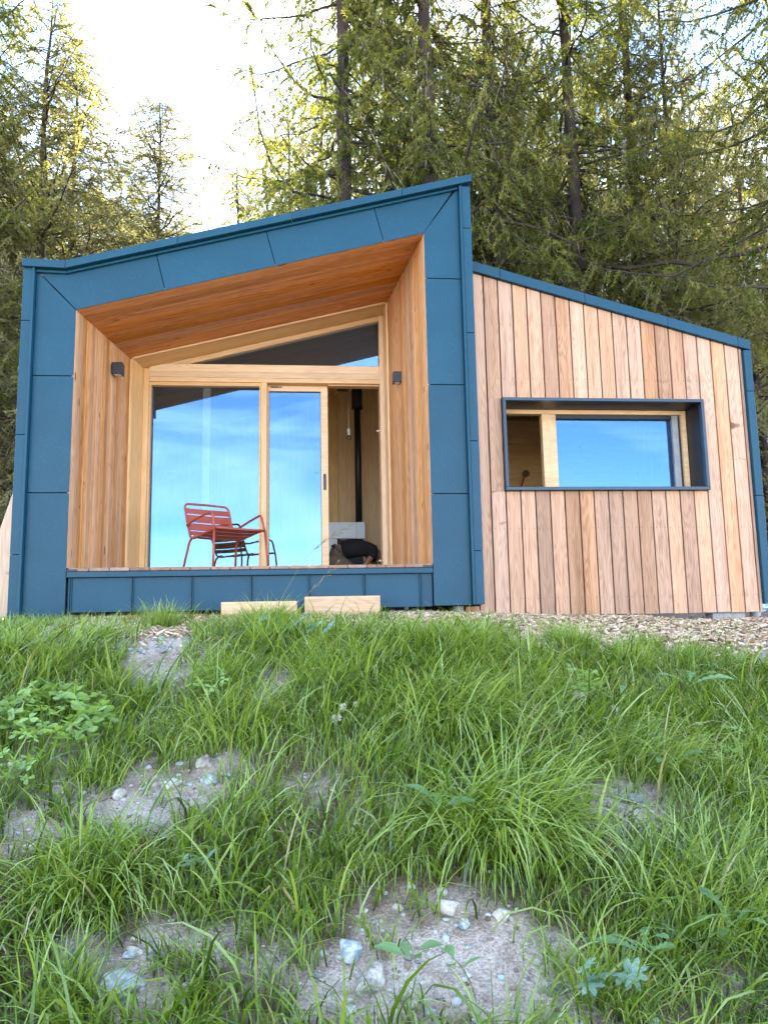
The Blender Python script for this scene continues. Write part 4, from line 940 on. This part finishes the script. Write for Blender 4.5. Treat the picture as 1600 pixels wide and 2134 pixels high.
def keep_grass(x, y, a, b):
    k = .5+.8*np.clip(pnoise(x, y, 2.3)*1.25, 0, 1)
    k = k*(1-bare(a, b))
    cy = crest_y(x); terr = np.clip((y-cy-np.where(x > 3.4, -.15, .2))/.5, 0, 1)
    sparse = np.where(x < .3, .6, np.where(x > 3.0, .03, .16))
    return k*(1-terr*(1-sparse*np.clip(1.2-(y-cy)/3.2, .1, 1)))
# short cut grass
P = scatter(230000, -2.6, 8.2, -6.5, -.25, keep_grass); n = len(P)
pa, pb = to_px(P)
yel = np.clip(pnoise(P[:, 0]+3, P[:, 1], 1.9), 0, 1)
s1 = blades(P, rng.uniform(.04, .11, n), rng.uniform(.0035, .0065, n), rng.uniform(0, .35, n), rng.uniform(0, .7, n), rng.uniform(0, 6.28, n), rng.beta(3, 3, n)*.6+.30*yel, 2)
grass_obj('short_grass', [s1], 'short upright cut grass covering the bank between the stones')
# medium arching grass
def keep_med(x, y, a, b): return keep_grass(x, y, a, b)*(.35+.65*np.clip(pnoise(x+7, y, 3.1)*1.4-.15, 0, 1))
P = scatter(170000, -2.6, 8.2, -6.3, -.3, keep_med); n = len(P)
Lsc = np.where(P[:, 1] > crest_y(P[:, 0])-.1, .6, 1.0)
flow = -1.2+1.3*np.sin(P[:, 0]*.9+P[:, 1]*1.7)
Lm = rng.gamma(5, .040, n).clip(.08, .40)*Lsc
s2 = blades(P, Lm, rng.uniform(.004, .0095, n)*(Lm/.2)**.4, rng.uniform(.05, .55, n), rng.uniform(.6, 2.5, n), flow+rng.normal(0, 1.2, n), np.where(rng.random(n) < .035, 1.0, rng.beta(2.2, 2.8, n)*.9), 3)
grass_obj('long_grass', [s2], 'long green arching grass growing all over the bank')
# dry straw lying on the soil
P = scatter(6000, -2.5, 8, -6, -.3, lambda x, y, a, b: .15+.7*bare(a, b)); n = len(P); P[:, 2] += .004
s3 = blades(P, rng.uniform(.04, .14, n), rng.uniform(.0015, .003, n), rng.uniform(1.3, 1.6, n), rng.uniform(-.1, .25, n), rng.uniform(0, 6.28, n), np.full(n, 1.0), 2)
grass_obj('dry_straw', [s3], 'thin dry straw lying on the bare soil')
def tussock(px_, py_, r, nb, Lr, label, az0=-.6, spread=1.3, droop=1.7, wide=.006, group=None, kind=None, bright=.35):
    nb = int(nb*1.5); wide = wide*1.6; Lr = (Lr[0], Lr[1]*1.22); droop *= 1.3; bright += .15  # raised tint paints pale highlights onto tussock blades
    c = on_ground(px_, py_); rr = r*np.sqrt(rng.random(nb)); th = rng.uniform(0, 6.28, nb)
    P = np.stack([c[0]+rr*np.cos(th), c[1]+rr*np.sin(th)*.8, np.zeros(nb)], 1); P[:, 2] = height(P[:, 0], P[:, 1])-.005
    az = np.where(rng.random(nb) < .3, th, az0+rng.normal(0, spread, nb))
    L_ = rng.uniform(Lr[0], Lr[1], nb)
    return grass_obj('grass_tussock', [blades(P, L_, rng.uniform(wide*.5, wide, nb), rng.uniform(.02, .5, nb), rng.uniform(droop*.4, droop*1.2, nb), az, rng.beta(3, 3, nb)*.7+bright*.4, 4)], label, kind, 'grass tussock', group, (c[0], c[1], c[2]))
TS = [(340, 1310, .13, 260, (.10, .26), 'upright grass tussock in front of the blue skirt, left of the timber blocks', -1.57, 2.5, .9, .005),
      (560, 1312, .16, 330, (.12, .30), 'spreading grass tussock in front of the shorter timber block', -1.57, 2.2, 1.3, .005),
      (960, 1370, .22, 380, (.14, .32), 'dense grass tussock on the crest below the right post of the porch', -1.2, 1.5, 1.5, .005),
      (1190, 1350, .16, 260, (.08, .22), 'small upright tussock on the crest in front of the wood chips', -1.57, 2.2, .9, .0045),
      (930, 1500, .25, 420, (.18, .40), 'large tussock combed to the right in the middle of the upper bank', -.5, .8, 1.9, .006),
      (1050, 1750, .22, 460, (.22, .46), 'biggest drooping tussock of broad blades above the bare earth, right of centre', -.75, .75, 2.0, .008),
      (1330, 1600, .20, 300, (.16, .36), 'tussock leaning right above the small stony hollow', -.4, .8, 1.7, .006),
      (180, 1850, .20, 260, (.16, .36), 'tussock of broad pale blades in the lower left', -1.7, 1.2, 1.9, .008),
      (480, 1530, .22, 360, (.14, .34), 'tussock spilling toward the flat pale stone left of centre', -.9, 1.2, 1.6, .0055),
      (1480, 1900, .25, 330, (.12, .30), 'bright upright tussock in the lower right', -1.2, 1.8, 1.2, .006),
      (70, 1400, .22, 330, (.12, .30), 'shaggy tussock at the left edge below the blue post', -1.4, 1.6, 1.4, .0055),
      (450, 1430, .16, 250, (.12, .28), 'tussock right of the upper bare patch of soil', -.8, 1.1, 1.5, .0055),
      (1100, 1480, .20, 330, (.12, .32), 'tussock with thin pale blades below the wing cladding', -.5, .9, 1.7, .005),
      (700, 1420, .22, 350, (.12, .30), 'deep green tussock below the taller timber block', -1.4, 1.4, 1.3, .0055),
      (1210, 2070, .10, 60, (.12, .26), 'thin tuft of few blades on the right side of the bare earth', -1.5, 1.6, 1.2, .006)]
for a in TS: tussock(*a[:5], a[5], *a[6:10], group='tussocks on the bank')
# smaller unnamed tufts, too many to count
parts = []
for k in range(210):
    for _ in range(20):
        x, y = rng.uniform(-1.6, 7.2), rng.uniform(-5.9, -2.2); c = np.array([[x, y, float(height(x, y))]]); a_, b_ = to_px(c)
        if bare(a_, b_)[0] < .3: break
    nb = int(rng.uniform(60, 150)); r = rng.uniform(.05, .13); rr = r*np.sqrt(rng.random(nb)); th = rng.uniform(0, 6.28, nb)
    P = np.stack([x+rr*np.cos(th), y+rr*np.sin(th), np.zeros(nb)], 1); P[:, 2] = height(P[:, 0], P[:, 1])-.004
    lmax = rng.uniform(.14, .32); az0 = rng.normal(-1.0, .8)
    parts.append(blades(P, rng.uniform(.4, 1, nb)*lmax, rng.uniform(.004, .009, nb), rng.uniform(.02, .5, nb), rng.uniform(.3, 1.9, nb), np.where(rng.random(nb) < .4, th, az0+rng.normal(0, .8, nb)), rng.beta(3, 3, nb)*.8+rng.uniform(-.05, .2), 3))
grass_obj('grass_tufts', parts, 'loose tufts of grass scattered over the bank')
# seeding stalks
def stalk(name, p0, p1, p2, nsp, label):
    root = empty(name, tuple(p0)); tag(root, label, 'grass stalk')
    pts = [np.array(p0), (np.array(p0)+np.array(p1))/2+np.array([-.01, 0, .01]), np.array(p1), np.array(p2)]
    path = smooth_path(pts, .3, 8); tube('stem', path, np.linspace(.0022, .0009, len(path)), M['seed'], root, 5)
    v, f = [], []
    P1, P2 = np.array(p1), np.array(p2); q_ = random.Random(nsp)
    for k in range(nsp):
        t = k/nsp; b = P1*(1-t)+P2*t; d = (P2-P1)/np.linalg.norm(P2-P1); s = np.array([q_.uniform(-.5, .7), q_.uniform(-.5, .5), q_.uniform(-.6, .6)])
        dd = d+s*.6; dd /= np.linalg.norm(dd); l = q_.uniform(.03, .06)
        e = b+dd*l; i = len(v); v += [b, e]; 
        V_, F_ = tube_arrays([b, b+dd*l*.5, e, e+dd*.018], [.0006, .0006, .0032, .0008], 5)
        base = sum(len(z) for z in f and [x[0] for x in f]) if f else 0
        f.append((V_, F_+base))
    V = np.concatenate([x[0] for x in f]); F = np.concatenate([x[1] for x in f])
    o = link('seed_head', np_mesh('seed_head', V, F, smooth=True), M['seed'], root)
g0 = on_ground(575, 1290)
Yg = float(g0[1])
stalk('grass_stalk', at_depth(560, 1300, -2.0), at_depth(645, 1150, -1.9), at_depth(728, 1095, -1.85), 16, 'tall bent seeding grass stalk crossing in front of the doorway')
stalk('grass_stalk', at_depth(590, 1295, -2.0), at_depth(640, 1240, -1.95), at_depth(700, 1178, -1.9), 12, 'shorter seeding grass stalk in front of the blue skirt')
# wood chips on the terrace
def chips(n, keep, x0, x1, y0, y1, s0, s1_):
    P = scatter(n, x0, x1, y0, y1, keep); n = len(P)
    a = rng.uniform(0, 6.28, n); l = rng.uniform(s0, s1_, n); wd = l*rng.uniform(.2, .55, n); th = rng.uniform(.003, .009, n)
    tz = rng.normal(0, .28, n); tx = rng.normal(0, .3, n)
    U = np.stack([np.cos(a)*np.cos(tz), np.sin(a)*np.cos(tz), np.sin(tz)], 1)
    Wv = np.stack([-np.sin(a)*np.cos(tx), np.cos(a)*np.cos(tx), np.sin(tx)], 1); Z = np.cross(U, Wv)
    P[:, 2] += th+rng.uniform(0, .02, n)
    V = []
    for sz in (-1, 1):
        for su, sw in ((-1, -1), (1, -.5), (1, .8), (-.8, 1)):
            V.append(P+U*(l*su/2)[:, None]+Wv*(wd*sw/2)[:, None]+Z*(th*sz/2)[:, None])
    V = np.stack(V, 1); F = np.array([(3, 2, 1, 0), (4, 5, 6, 7), (0, 1, 5, 4), (1, 2, 6, 5), (2, 3, 7, 6), (3, 0, 4, 7)])
    ix = (np.arange(n)*8)[:, None, None]+F[None]
    return V.reshape(-1, 3), ix.reshape(-1, 4), np.repeat(rng.random(n), 8)
def keep_chips(x, y, a, b):
    cy = crest_y(x); c = np.clip((y-cy-.0)/.35, 0, 1)
    return c*np.where(x > 3.0, 1.0, np.where(x > 0, .75, .3))+.02
v, f, t = chips(17000, keep_chips, -.8, 8.4, -2.8, .9, .022, .085)
o = link('wood_chips', np_mesh('wood_chips', v, f, t), M['chips']); tag(o, 'pale wood chips spread along the foot of the cabin', 'wood chips', kind='stuff')
# pebbles
ico = bmesh.new(); bmesh.ops.create_icosphere(ico, subdivisions=1, radius=1); IV = np.array([v.co[:] for v in ico.verts]); IF = np.array([[v.index for v in f_.verts] for f_ in ico.faces]); ico.free()
def pebbles(P, s, T):
    n = len(P); sc = s[:, None]*rng.uniform(.55, 1.25, (n, 3)); sc[:, 2] *= .65; a = rng.uniform(0, 6.28, n)
    J_ = IV[None]*(1+rng.normal(0, .10, (n, len(IV), 1))); J_ = J_*sc[:, None, :]
    x = J_[:, :, 0]*np.cos(a)[:, None]-J_[:, :, 1]*np.sin(a)[:, None]; y = J_[:, :, 0]*np.sin(a)[:, None]+J_[:, :, 1]*np.cos(a)[:, None]
    V = np.stack([x, y, J_[:, :, 2]], -1)+P[:, None, :]
    ix = (np.arange(n)*len(IV))[:, None, None]+IF[None]
    return V.reshape(-1, 3), ix.reshape(-1, 3), np.repeat(T, len(IV))
P = scatter(110000, -2.4, 7.8, -6.2, -.4, lambda x, y, a, b: (.05+.9*bare(a, b)*np.clip(.35+pnoise(x, y, 9), 0, 1))*.55); n = len(P)
sz_ = .0032+rng.gamma(1.2, .0034, n).clip(0, .019)
v, f, t = pebbles(P, sz_, rng.random(n))
o = link('pebbles', np_mesh('pebbles', v, f, t, True), M['pebbles']); tag(o, 'small pebbles and gravel on the bare soil patches', 'pebbles', kind='stuff')
P = scatter(90000, -2.2, 7.4, -6.0, -2.0, lambda x, y, a, b: (.02+.9*bare(a, b))*.35*np.clip(pnoise(x+4, y, 6)*1.4, 0, 1)); n = len(P)
v, f, t = pebbles(P, .003+rng.gamma(1.1, .0035, n).clip(0, .014), rng.random(n))
o = link('soil_crumbs', np_mesh('soil_crumbs', v, f, t, True), M['crumb']); tag(o, 'brown clods and crumbs of loose soil on the bare patches', 'soil', kind='stuff')
# single stones
def stone(px_, py_, wpx, hpx, mat, label, seed, sink=.3, group=None):
    c = on_ground(px_, py_); d = float(np.dot(c-CAM, CF)); rx = wpx/2*d/FPX; rz_ = hpx/2*d/FPX
    bm = bmesh.new(); bmesh.ops.create_icosphere(bm, subdivisions=4 if wpx > 50 else 3 if wpx > 22 else 2, radius=1); q_ = random.Random(seed)
    cuts = [(Vector((q_.gauss(0, 1), q_.gauss(0, 1), q_.gauss(0, 1))).normalized(), q_.uniform(.55, .9)) for _ in range(14)]
    from mathutils import noise as mn
    for v in bm.verts:
        p = v.co.copy()
        for nrm, dd in cuts:
            e = p.dot(nrm)-dd
            if e > 0: p -= nrm*e*.93
        p *= 1+.05*mn.noise(p*3+Vector((seed, 0, 0)))+.02*mn.noise(p*9)
        v.co = Vector((p.x*rx*1.1, p.y*max(rz_, rx*.6)*.95, p.z*min(rx, rz_)*.75))
    me = bpy.data.meshes.new('stone'); bm.to_mesh(me); bm.free(); me.materials.append(M[mat])
    me.polygons.foreach_set('use_smooth', [True]*len(me.polygons))
    o = bpy.data.objects.new('stone', me); col.objects.link(o)
    # lie on the slope
    e = .05; nx_ = -(float(height(c[0]+e, c[1]))-float(height(c[0]-e, c[1])))/(2*e); ny_ = -(float(height(c[0], c[1]+e))-float(height(c[0], c[1]-e)))/(2*e)
    nn = Vector((nx_, ny_, 1)).normalized(); o.location = Vector(c)+nn*(min(rx, rz_)*.75*(1-sink*2)); o.rotation_mode = 'QUATERNION'
    o.rotation_quaternion = nn.to_track_quat('Z', 'Y') @ Matrix.Rotation(q_.uniform(-.4, .4), 3, 'Z').to_quaternion()
    tag(o, label, 'stone', group); return o
ST = [(257, 2065, 105, 80, 'rockblue', 'largest bluish stone half buried at the lower left'), (425, 1595, 42, 52, 'rockpale', 'flat pale rounded stone left of centre, the upper one of a pair'), (436, 1630, 44, 26, 'rockblue', 'flat bluish stone directly below the pale one left of centre'),
      (728, 1985, 52, 70, 'rockblue', 'light blue cracked stone near the bottom centre'), (775, 2050, 62, 100, 'rockpale', 'tall cream stone standing near the bottom centre'), (938, 1895, 60, 44, 'rockpale', 'angular whitish stone under the biggest tussock'),
      (1045, 1912, 40, 42, 'rockpale', 'greenish white stone right of the angular one'), (967, 1930, 26, 34, 'rockblue', 'small slate blue stone on the bare earth edge'), (828, 1895, 30, 20, 'rockpale', 'small round white stone left of the angular one'),
      (1320, 1668, 70, 34, 'rockdark', 'grey slab stone tilted above the stony hollow'), (1350, 1738, 40, 24, 'rockdark', 'oval grey stone in the right hand hollow'), (1325, 1758, 24, 16, 'rockpale', 'small pale oval stone in the right hand hollow'),
      (250, 1660, 30, 40, 'rockpale', 'small tan stone in the left bare patch'), (280, 1985, 40, 22, 'rockpale', 'low pale stone above the largest bluish stone'), (205, 2030, 18, 14, 'rockpale', 'tiny white stone left of the largest bluish stone'),
      (532, 1958, 16, 26, 'rockpale', 'white stone standing alone among short grass low in the middle'), (270, 1992, 30, 22, 'rockblue', 'second small bluish stone above the largest one'), (725, 2110, 34, 40, 'rockblue', 'blue stone at the bottom edge'),
      (330, 1995, 50, 30, 'rockdark', 'grey stone between grass in the lower left'), (1160, 2068, 60, 26, 'rockdark', 'flat dark stone at the bottom right of the bare earth'), (895, 2110, 26, 20, 'rockblue', 'small blue stone close to the bottom edge on bare earth'),
      (350, 1640, 60, 34, 'rockpale', 'buried pale stone left of the flat pale one'), (60, 1770, 50, 26, 'rockpale', 'pale stone in the grass at the left edge'), (1222, 1960, 24, 14, 'rockblue', 'small bluish stone right of the bare earth'),
      (140, 2000, 60, 50, 'rockdark', 'brownish stone in the lower left corner grass'), (895, 1990, 14, 14, 'rockblue', 'tiny blue stone in the middle of the bare earth')]
for k, a in enumerate(ST): stone(*a, seed=k+5)
qs = random.Random(31)
for k in range(70):
    cx, cy, rx, ry, s = qs.choice(BARE[:18]); w_ = qs.uniform(7, 20)
    x_, y_ = cx+qs.uniform(-.85, .85)*rx, cy+qs.uniform(-.85, .85)*ry
    if 20 < x_ < 1580 and y_ < 2120: stone(x_, y_, w_, w_*qs.uniform(.5, .9), qs.choice(['rockpale', 'rockpale', 'rockdark', 'rockblue']), 'small loose stone lying on a bare patch of the bank', 100+k, .2, 'small loose stones on bare soil')
# ------------------------------------------------------------------ leafy plants
def leaf_mesh(name, outline, fold=.15, curl=.3):
    """outline: list of (t, halfwidth), unit length, midrib creased"""
    v, f = [], []
    for t, h in outline:
        z = -curl*t*t+.25*t
        v += [(t, -h, z+fold*h), (t, 0, z), (t, h, z+fold*h)]
    for k in range(len(outline)-1):
        b = 3*k; f += [(b, b+3, b+4, b+1), (b+1, b+4, b+5, b+2)]
    me = mesh_from(name, v, f); me.polygons.foreach_set('use_smooth', [True]*len(me.polygons)); return me
dandelion = leaf_mesh('leaf', [(0, .015), (.15, .02), (.22, .07), (.27, .03), (.36, .10), (.42, .045), (.52, .13), (.58, .07), (.7, .16), (.78, .13), (.88, .12), (.95, .06), (1, .003)], .35, .45)
plantain = leaf_mesh('leaf', [(0, .02), (.15, .03), (.28, .10), (.45, .18), (.6, .20), (.75, .17), (.88, .10), (.96, .04), (1, .003)], .35, .45)
def palm():
    v, f = [(0, 0, .0)], []; n = 0
    lobes = 7; P_ = []
    for k in range(lobes):
        a = (k-(lobes-1)/2)*.78
        for da, r in ((-.30, .55), (-.19, .82), (-.11, .86), (0, 1.0), (.11, .86), (.19, .82), (.30, .55)): P_.append((a+da, r*(1-.04*abs(k-3))))
    for a, r in P_: v.append((math.cos(a)*r*.5, math.sin(a)*r*.5, .06*math.cos(3*a)*r-.05*r))
    for i in range(1, len(v)-1): f.append((0, i, i+1))
    return mesh_from('leaf', v, f)
def clover():
    v, f = [], []
    for k in range(3):
        a0 = k*2.094; b = len(v); ol = [(0, 0), (.2, .16), (.5, .32), (.8, .36), (.98, .22), (.90, 0), (.98, -.22), (.8, -.36), (.5, -.32), (.2, -.16)]
        v.append((math.cos(a0)*.5, math.sin(a0)*.5, -.03))
        for x, y in ol:
            z = .10*abs(y)*2-.10*x*x+.05; v.append((x*math.cos(a0)-y*math.sin(a0), x*math.sin(a0)+y*math.cos(a0), z))
        f += [(b, b+1+i, b+1+(i+1) % 10) for i in range(10)]
    return mesh_from('leaf', v, f)
palm_me, clover_me = palm(), clover()
def stem_to(root, p0, p1, r=.0012):
    mid = [(p0[i]+p1[i])/2+(0, 0, .01)[i] for i in range(3)]
    tube('stem', [p0, mid, p1], r, M['stemgreen'], root, 5)
def rosette(px_, py_, me, mat, n, Lpx, label, name='dandelion_plant', cat='plant', up=(.2, .7), seed=0, lift=.04):
    c = on_ground(px_, py_); d = float(np.dot(c-CAM, CF)); Lw = Lpx*d/FPX; q_ = random.Random(seed+int(px_))
    root = empty(name, (c[0], c[1], c[2])); tag(root, label, cat)
    for k in range(n):
        mm_ = me
        if mat is not None and not mm_.materials: mm_.materials.append(M[mat])
        o = bpy.data.objects.new('leaf', mm_); col.objects.link(o); o.parent = root
        a = 2*math.pi*k/n+q_.uniform(-.4, .4); s = Lw*q_.uniform(.65, 1.1)
        o.rotation_euler = (q_.uniform(-.35, .35), -q_.uniform(*up), a); o.scale = (s, s*1.05, s); o.location = (.01*math.cos(a), .01*math.sin(a), lift+q_.uniform(0, .04))
        if o.data.materials and o.data.materials[0] != M[mat]: pass
    return root
RS = [(1440, 1478, dandelion, 'broad', 5, 90, 'broad pale toothed leaves standing out of the grass at the upper right'), (1300, 1520, dandelion, 'broad', 5, 60, 'toothed leaf rosette between tussocks under the strip window'),
      (1405, 1650, dandelion, 'broad', 5, 70, 'toothed leaf rosette at the right edge of the stony hollow'), (1530, 2020, dandelion, 'broad', 6, 75, 'toothed leaf rosette in the lower right corner'), (1350, 2080, dandelion, 'broad', 6, 90, 'toothed leaf rosette at the bottom right beside the bare earth'),
      (860, 2110, plantain, 'broad', 4, 70, 'smooth broad plantain leaves at the bottom edge'), (955, 2130, plantain, 'broad', 3, 66, 'wide glossy plantain leaf at the bottom edge, right of the other'), (915, 1760, plantain, 'broad', 4, 70, 'plantain leaves left of the biggest tussock'),
      (1500, 1440, dandelion, 'broad', 4, 60, 'toothed leaf rosette near the crest at the right')]
for k, a in enumerate(RS): rosette(*a[:6], a[6], 'leafy_plant', 'plant', seed=k, lift=.11)
def palmplant(px_, py_, n, Lpx, label, seed):
    c = on_ground(px_, py_); d = float(np.dot(c-CAM, CF)); Lw = Lpx*d/FPX; q_ = random.Random(seed)
    root = empty('geranium_plant', (c[0], c[1], c[2])); tag(root, label, 'plant')
    if not palm_me.materials: palm_me.materials.append(M['bluegreen'])
    for k in range(n):
        o = bpy.data.objects.new('leaf', palm_me); col.objects.link(o); o.parent = root; a = q_.uniform(0, 6.28)
        lx, ly, lz = q_.uniform(-1, 1)*Lw*.9, q_.uniform(-.6, .3)*Lw, q_.uniform(.10, .17)
        o.location = (lx, ly, lz); o.rotation_euler = (q_.uniform(.3, .9), q_.uniform(-.3, .3), q_.uniform(-.8, .8)-1.57); s = Lw*q_.uniform(.8, 1.15); o.scale = (s, s, s)
        p = tuple(Vector(c)); stem_to(root, p, (c[0]+lx, c[1]+ly, c[2]+lz-.002))
palmplant(590, 1335, 2, 50, 'bluish lobed geranium leaves on the crest below the shorter timber block', 1)
palmplant(645, 1345, 3, 46, 'second clump of bluish lobed leaves right of the first on the crest', 2)
palmplant(400, 1885, 3, 50, 'bluish lobed leaves among short grass left of centre', 3)
palmplant(1275, 2128, 5, 70, 'bluish lobed leaves at the bottom edge, right', 4)
def clover_patch(px_, py_, rx, ry, n, Lpx, label, seed, mat='clover', hh=(.09, .17)):
    c = on_ground(px_, py_); root = empty('clover_patch', (c[0], c[1], c[2])); tag(root, label, 'clover'); q_ = random.Random(seed)
    if not clover_me.materials: clover_me.materials.append(M['clover'])
    for k in range(n):
        a, r = q_.uniform(0, 6.28), math.sqrt(q_.random()); g_ = on_ground(px_+rx*r*math.cos(a), py_+ry*r*math.sin(a)); d = float(np.dot(g_-CAM, CF))
        s = Lpx/2*d/FPX*q_.uniform(.6, 1.15); z = q_.uniform(*hh)
        o = bpy.data.objects.new('leaf', clover_me); col.objects.link(o); o.parent = root
        o.location = (g_[0]-c[0], g_[1]-c[1], g_[2]-c[2]+z); o.rotation_euler = (q_.uniform(.0, .75), q_.uniform(-.4, .4), q_.uniform(0, 6.28)); o.scale = (s, s, s)
        if k % 2 == 0: stem_to(root, tuple(g_), (g_[0], g_[1], g_[2]+z), .0010)
clover_patch(115, 1545, 110, 70, 110, 54, 'bright green three-leaved clover patch at the left', 1)
clover_patch(40, 1640, 50, 45, 30, 34, 'smaller clover patch below the bright one at the left edge', 2)
clover_patch(430, 1480, 45, 32, 26, 28, 'small dark clover patch among the tussocks left of centre', 3)
clover_patch(1500, 1600, 60, 35, 26, 28, 'low clover at the right edge above the grass', 4)
clover_patch(1230, 1475, 60, 25, 18, 34, 'clover leaves with a white flower under the strip window', 5)
# white clover flowers
def flower(px_, py_, wpx, label):
    c = on_ground(px_, py_+50); d = float(np.dot(c-CAM, CF)); r = wpx/2*d/FPX; root = empty('white_flower', (c[0], c[1], c[2])); tag(root, label, 'flower')
    h_ = 30*d/FPX+.05; stem_to(root, tuple(c), (c[0], c[1], c[2]+h_), .0012); q_ = random.Random(int(px_)); v, f = [], []
    for k in range(46):
        n_ = Vector((q_.gauss(0, 1), q_.gauss(0, 1), q_.gauss(.5, .9))).normalized(); u = n_.orthogonal().normalized(); b = Vector((c[0], c[1], c[2]+h_))
        i = len(v); v += [b+n_*r*.25-u*r*.10, b+n_*r*.25+u*r*.10, b+n_*r*1.0+u*r*.10, b+n_*r*1.05-u*r*.08]; f.append((i, i+1, i+2, i+3))
    link('flower_head', mesh_from('flower_head', v, f), M['petal'], root)
for a in ((702, 1503, 22, 'white clover flower with brownish edge, lower of the three right of centre left'), (716, 1478, 17, 'white clover flower directly above the browner one'), (742, 1472, 13, 'smallest white clover flower, right of the pair'),
          (1208, 1453, 24, 'largest white clover flower in front of the wing'), (1284, 1480, 16, 'small white flower right of the largest one'), (1168, 1488, 14, 'small white flower left below the largest one'), (18, 1600, 9, 'tiny white flower at the left edge')): flower(*a)
# ferny yarrow fronds
def yarrow(px_, py_, Lpx, n, label, seed):
    c = on_ground(px_, py_); d = float(np.dot(c-CAM, CF)); Lw = Lpx*d/FPX; root = empty('yarrow_plant', tuple(c)); tag(root, label, 'plant'); q_ = random.Random(seed)
    for k in range(n):
        az = q_.uniform(0, 6.28); v, f = [], []; up = q_.uniform(.4, 1.0); le = Lw*q_.uniform(.6, 1.1)
        for j in range(22):
            t = .1+.9*j/21; p = Vector((math.cos(az)*t*le*math.cos(up), math.sin(az)*t*le*math.cos(up), t*le*math.sin(up)-.35*le*t*t)); wv = le*.13*math.sin(math.pi*min(1, t*.9+.1))
            for s in (-1, 1):
                for e in (-.5, .1, .6):
                    sd_ = Vector((-math.sin(az)*s, math.cos(az)*s, .15))*wv+Vector((math.cos(az), math.sin(az), 0))*wv*.5*e+Vector((0, 0, wv*e*.4)); i = len(v)
                    v += [p, p+sd_*.5+Vector((0, 0, .0016)), p+sd_]; f.append((i, i+1, i+2))
        link('frond', mesh_from('frond', [tuple(Vector(c)+q for q in [x])[0] for x in v], f), M['broad'], root)
yarrow(690, 1760, 70, 9, 'feathery yarrow leaves in the middle of the bank', 1)
yarrow(1270, 1560, 70, 10, 'feathery yarrow leaves under the strip window, above the hollow', 2)
yarrow(1150, 1460, 60, 9, 'feathery yarrow leaves near the crest beside the white flower', 3)
yarrow(1490, 1990, 60, 8, 'feathery yarrow leaves in the lower right grass', 4)
